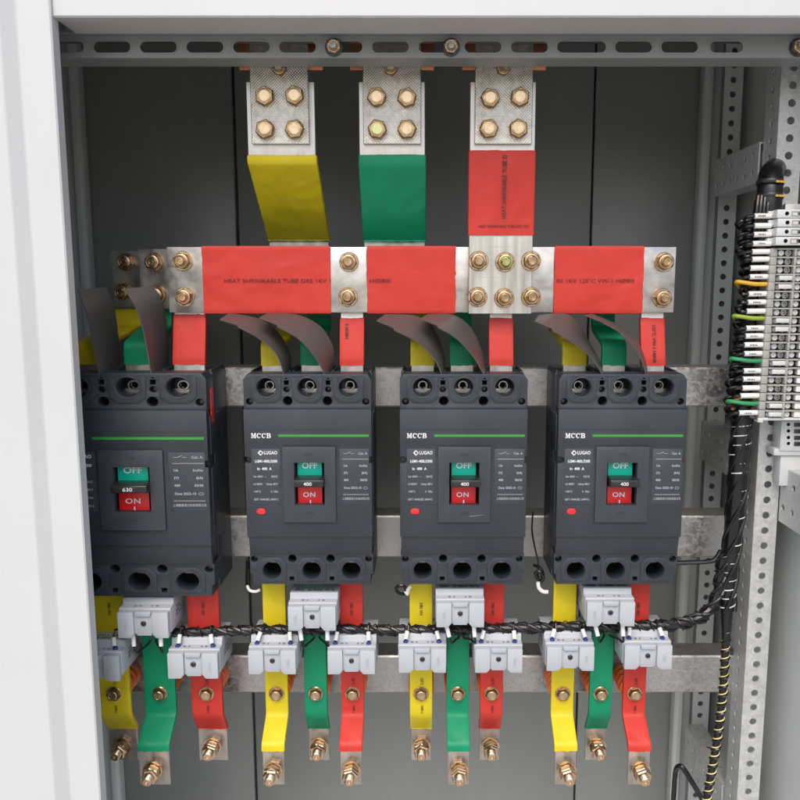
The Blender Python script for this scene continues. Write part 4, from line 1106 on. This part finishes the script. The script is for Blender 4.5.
# ================================================================== terminal strip on the upright
ORD = ['first', 'second', 'third', 'fourth', 'fifth', 'sixth', 'seventh', 'eighth', 'ninth', 'tenth', 'eleventh', 'twelfth', 'thirteenth', 'fourteenth', 'fifteenth', 'sixteenth', 'seventeenth', 'eighteenth', 'nineteenth', 'twentieth']
YTB = .932
PXM = .93 / 800                                     # metres per pixel there
def tb_meshes():
    d = {}; h = .0094 / 2; q = PXM
    b = B()
    b.box(0, 62 * q, .012, .044, -h, h, .0004)
    for x0, x1 in ((0, 6.5), (22.5, 25), (44, 62)): b.box(x0 * q, x1 * q, 0 if x0 else .003, .0125, -h, h, .0005)
    b.box(6 * q, 45 * q, .0006, .0125, h - .0017, h, .0003); 
    d['housing'] = b.mesh('housing', 'block_grey')
    b = B()
    d['screwA'] = B().lathe([(3.3 * q, 0), (3.3 * q, .006), (2.6 * q, .0075)], (11 * q, .012, -.0006), FRONT, 16).mesh('terminal_screw', 'block_light')
    m = B().lathe([(3.5 * q, 0), (3.5 * q, .006), (3.0 * q, .007), (2.0 * q, .007), (1.8 * q, .004)], (18 * q, .012, -.0006), FRONT, 16)
    m.box(16.6 * q, 19.4 * q, .0050, .0060, -.0010, -.0002); d['screwB'] = m.mesh('clamp_screw', 'steel')
    d['screwC'] = B().lathe([(3.3 * q, 0), (3.3 * q, .007), (2.6 * q, .0085)], (29 * q, .012, -.0006), FRONT, 16).mesh('terminal_screw', 'block_light')
    d['tag'] = B().box(35.5 * q, 42 * q, .0015, .012, -h + .0008, h - .0018, .0004).mesh('marker_tag', 'tube_white')
    d['floor'] = B().box(6.2 * q, 44.5 * q, .0105, .0122, -h + .0003, h - .0003).mesh('contact_recess', 'dark_cavity')
    d['bridge'] = B().box(9 * q, 22 * q, -.0012, .004, -h + .002, h - .0022, .0006).mesh('jumper_cover', 'block_light')
    return d
TB = tb_meshes()
fus = {}
h = .0098 / 2
b = B(); b.box(0, 6 * PXM, .010, .044, -h + .0012, h - .0010, .0004); b.box(5 * PXM, 62 * PXM, 0, .044, -h + .0004, h, .0006)
fus['housing'] = b.mesh('housing', 'block_light')
fus['hole'] = B().lathe([(1.9 * PXM, 0), (1.9 * PXM, .0004)], (14.5 * PXM, -.0001, .0004), FRONT, 16).mesh('screw_hole', 'dark_cavity')
b = B().plate(rect(19 * PXM, 27 * PXM, -.0026, .0030), [rect(20 * PXM, 25 * PXM, -.0017, .0021)], -.0006, .0008); fus['slot'] = b.mesh('fuse_slider', 'block_grey')
fus['window'] = B().box(25.2 * PXM, 29 * PXM, -.0006, .0002, -.0017, .0021).mesh('fuse_window', 'dark_cavity')
VW = .98                                            # vertical scale there
rows = []
for i, v in enumerate((213.8, 222.8, 232.0, 241.2)):
    p = P(771.5 + (.6, 1.0, .2, -.8)[i], v, YTB - .004)
    o = thing('fuse_terminal', p, 'pale grey fuse terminal with a black hole, %s from the top of the terminal stack' % ORD[i], 'fuse terminal', 'fuse terminals at the top of the terminal strip')
    for n_, m in (('housing', 'housing'), ('screw_hole', 'hole'), ('fuse_slider', 'slot'), ('fuse_window', 'window')): put(n_, fus[m], o, p)
    rows.append((v, 771.5, 'fuse', i))
for i in range(20):
    v = 252.3 + 8.53 * i; u = 772 - 12.2 * i / 19
    p = P(u, v, YTB)
    o = thing('terminal_block', p, 'grey screw terminal block, %s from the top below the four fuse terminals' % ORD[i], 'terminal block', 'screw terminal blocks stacked on the upright')
    for n_, m in (('housing', 'housing'), ('contact_recess', 'floor'), ('terminal_screw', 'screwA'), ('clamp_screw', 'screwB'), ('terminal_screw', 'screwC'), ('marker_tag', 'tag')): put(n_, TB[m], o, p)
    if i in (3, 4, 8, 9, 13, 14, 18, 19): put('jumper_cover', TB['bridge'], o, p)
    rows.append((v, u, 'block', i))
# rail that carries the blocks, on the upright
dr = thing('terminal_rail', P(790, 420, .9765), 'narrow steel rail behind the stack of terminal blocks', 'rail')
part('channel', B().box(PX(778, 320, .977), PX(800, 320, .977) + .02, .9765, .9792, PZ(420.5, .977), PZ(204, .977), .0005), 'galvanised', dr)
ep = P(757.5, 419.5, YTB + .002)
es = thing('end_stop', ep, 'pale grey end stop closing the bottom of the terminal stack', 'terminal block')
part('body', B().box(ep.x, ep.x + .075, ep.y, ep.y + .042, ep.z - .0012, ep.z + .0018, .0005).box(ep.x, ep.x + .006, ep.y - .002, ep.y + .01, ep.z - .0034, ep.z + .0018, .0005), 'block_light', es)
# one more fuse terminal carrier at the top edge of the picture
# white plug connector under the strip
wp = P(781, 432, .955)
wc = thing('plug_connector', wp, 'small white plug connector with four black holes under the terminal stack', 'connector')
part('body', B().box(wp.x, wp.x + .034, .955, .978, PZ(451, .955), PZ(421, .955), .001).box(wp.x - .006, wp.x + .034, .957, .978, PZ(456, .955), PZ(449, .955), .0008), 'block_light', wc)
for i, v in enumerate((424.5, 431, 437.5, 443.5)):
    part('pin_hole', B().cyl(P(788.5, v, .9548), (0, 1, 0), .0021, .001, 14), 'dark_cavity', wc)
    part('pin_block', B().box(PX(794, v, .955), PX(800, v, .955), .9535, .956, PZ(v, .955) - .0028, PZ(v, .955) + .0022, .0005), 'dark_screw', wc)
part('base', B().box(wp.x + .004, wp.x + .040, .960, .978, PZ(487, .955), PZ(456.5, .955), .001), 'block_light', wc)
part('mark_hole', B().cyl(P(799, 475, .9598), (0, 1, 0), .003, .001, 14), 'dark_cavity', wc)
# wires to the strip
special = {('block', 4): ('cable_yellow', 'yellow'), ('block', 8): ('cable_lime', 'yellow-green'), ('block', 13): ('cable_green', 'green'), ('block', 18): ('cable_green', 'green')}
for v, u, kind, i in rows:
    sp = special.get((kind, i))
    t = (v - 213) / 200
    uL = u - (19 if kind == 'fuse' else 21)           # end of marker tube
    tip = 741 - 12 * max(0, (v - 300) / 100) + random.uniform(-3, 3)
    vv = v + (2.5 if kind == 'fuse' else -1.2) + random.uniform(-.5, .5)
    lab = '%s wire with white marker entering the %s %s from the top' % ('black' if not sp else sp[1], ORD[i], 'fuse terminal' if kind == 'fuse' else 'terminal block')
    if sp: lab = '%s wire curving into the %s terminal block from the top' % (sp[1], ORD[i])
    o = thing('terminal_wire', P(u, v, .94), lab, 'wire', 'wires feeding the terminal strip')
    r = .0021 if not sp else .0025
    Yw = .940
    if sp:
        pa = [P(u + 5, v - 2.5, Yw), P(u - 6, v - 2.2, Yw), P(u - 16, v - 2.5, Yw), P(u - 26, v - 4, Yw + .002), P(u - 33, v - 4.5, Yw + .008), P(u - 31, v - 1, Yw + .02), P(u - 22, v + 5, Yw + .028)]
        part('wire', B().tube(pa, [r, r, r, r, r * .95, r * .9, r * .9], 10, 5), sp[0], o)
    else:
        pa = [P(u + 5, vv, Yw), P(u - 8, vv, Yw), P(uL, vv + .3, Yw), P(uL - 5, vv + .8, Yw + .001), P(tip + 1, vv + 2.5, Yw + .007), P(tip, vv + 4.5, Yw + .014), P(tip + 5, vv + 7, Yw + .020), P(tip + 14, vv + 9, Yw + .026)]
        part('wire', B().tube(pa, r, 10, 5), 'cable_black', o)
        mt = part('marker_tube', B().tube([P(uL + random.uniform(0, 2), vv + .2, Yw), P(u - 10, vv, Yw), P(u - .6, vv, Yw)], .0031, 10, 2), 'tube_white', o)
        if random.random() < .6:
            b = B(); x = PX(uL + 5, vv, Yw); zz = PZ(vv, Yw)
            for q in range(5):
                w_ = random.uniform(.0007, .0013); b.box(x, x + w_, Yw - .00325, Yw - .0028, zz - .0009, zz + .0007); x += w_ + .0008
            part('printed_mark', b, 'print_dark', mt)
for n_ in range(44):
    v = 218 + 4.4 * n_ + random.uniform(-3, 3); tip = 739.5 - 12 * max(0, (v - 300) / 100) + random.uniform(-4, 5)
    pa = [P(758 - 8 * max(0, (v - 260) / 150), v, .950), P(tip + 7, v + .5, .950), P(tip, v + 3, .955), P(tip + 1.5, v + 7, .962), P(tip + 9, v + 12, .968), P(748 - .03 * (v - 220), v + 20, .966)]
    part('bundled_wire', B().tube(pa, .0019, 8, 5), 'cable_black', trunk)
# an orange and a green-striped wire at the foot of the strip
o = thing('terminal_wire', P(757, 402, .95), 'orange wire curling behind the green one at the foot of the strip', 'wire', 'wires feeding the terminal strip')
part('wire', B().tube([P(757, 399, .948), P(748, 396, .949), P(738, 399, .950), P(729, 404, .954), P(733, 409, .962)], .0020, 10, 5), 'cable_orange', o)

# ================================================================== loose wires by the breakers
def loose(pts, r, white, label, name='control_wire', loops=()):
    o = thing(name, pts[0], label, 'wire', 'loose control wires by the breakers')
    part('wire', B().tube(pts, r, 8, 5), 'cable_black', o)
    if white: part('white_end', B().tube(white, r * 1.15, 8, 4), 'tube_white', o)
    return o
loose([P(247, 560, .985), P(246.5, 580, .975), P(248, 588, .965)], .0016, [P(247.5, 586, .966), P(250, 590.5, .96), P(256, 591.5, .958), P(260, 589.5, .958)], 'white tipped wire hooked under the breaker next to the large one')
lo = loose([P(411, 584, .975), P(408, 591, .965), P(403, 594, .96), P(397.5, 592, .957), P(396.5, 588, .955), P(400, 585.5, .954), P(405, 587, .953), P(406, 592, .952)], .0021, [P(405.5, 591, .951), P(407.5, 594, .951), P(408, 590, .951), P(411, 586, .952)], 'knotted black wire with a white end below the middle breaker, jamb side')
loose([P(533, 512, 1.005), P(532, 530, .995), P(535, 548, .985), P(538, 562, .978), P(538, 575, .972), P(540, 586, .968)], .0011, None, 'thin black wire hanging between the middle and last breakers')
loose([P(534, 565, .975), P(540, 568, .968), P(543, 575, .965), P(538, 579, .962), P(535.5, 573, .962), P(540, 572, .96), P(543.5, 578, .96), P(540, 583, .96)], .0022, [P(538, 582, .958), P(539, 588, .957), P(543, 591.5, .957), P(548, 592, .957)], 'black taped wire end with a white tip between the middle and last breakers')
loose([P(676, 563, .962), P(690, 562.5, .962), P(704, 562, .962), P(714, 560, .963), P(720, 552, .964)], .0030, None, 'short black cable from the last breaker to the cable trunk')
loose([P(672, 820, 1.06), P(674, 790, 1.05), P(675.5, 772, 1.045), P(678.5, 766.5, 1.04), P(683, 768, 1.035), P(692, 782, 1.03), P(701, 797, 1.02), P(712, 815, 1.01)], .0036, None, 'black cable looping up in the bottom corner beside the trunk', 'corner_cable')

# ================================================================== surroundings and light
g = B(); g.box(-14, 14, -14, 1.6, -1.404, -1.4)  # out-of-view ground sheet, added to bounce light up into the cabinet
gm = g.mesh('ground', 'ground_concrete'); go = bpy.data.objects.new('ground', gm); C.objects.link(go); go['kind'] = 'structure'

w = bpy.data.worlds.new('World'); bpy.context.scene.world = w; w.use_nodes = True
nt = w.node_tree; bg = nt.nodes['Background']
sky = nt.nodes.new('ShaderNodeTexSky'); sky.sky_type = 'NISHITA'; sky.sun_disc = False
ELEV, AZ = 54, 188
sky.sun_elevation = R(ELEV); sky.sun_rotation = R(AZ); sky.air_density = 1.0; sky.dust_density = 4.0; sky.ozone_density = 1.0
nt.links.new(sky.outputs[0], bg.inputs['Color']); bg.inputs['Strength'].default_value = 0.15
sd = bpy.data.lights.new('Sun', 'SUN'); sd.energy = 0.55; sd.angle = R(42); sd.color = (1.0, .94, .84)
so = bpy.data.objects.new('Sun', sd); C.objects.link(so)
d = Vector((math.sin(R(AZ)) * math.cos(R(ELEV)), math.cos(R(AZ)) * math.cos(R(ELEV)), math.sin(R(ELEV))))
so.rotation_euler = d.to_track_quat('Z', 'Y').to_euler(); so.location = d * 3

cd = bpy.data.cameras.new('Camera'); cam = bpy.data.objects.new('Camera', cd); C.objects.link(cam)
cd.sensor_width = 36; cd.lens = 36 * FPX / 800; cd.shift_x = -(CX - 400) / 800; cd.clip_start = .02; cd.clip_end = 200
cam.location = (0, 0, 0); cam.rotation_euler = (R(90) - TH, 0, 0)
sc = bpy.context.scene; sc.camera = cam
sc.view_settings.view_transform = 'Standard'; sc.view_settings.look = 'None'; sc.view_settings.gamma = 1
sc.view_settings.exposure = 0.95
sc.cycles.use_denoising = True
sc.cycles.max_bounces = 8; sc.cycles.diffuse_bounces = 5
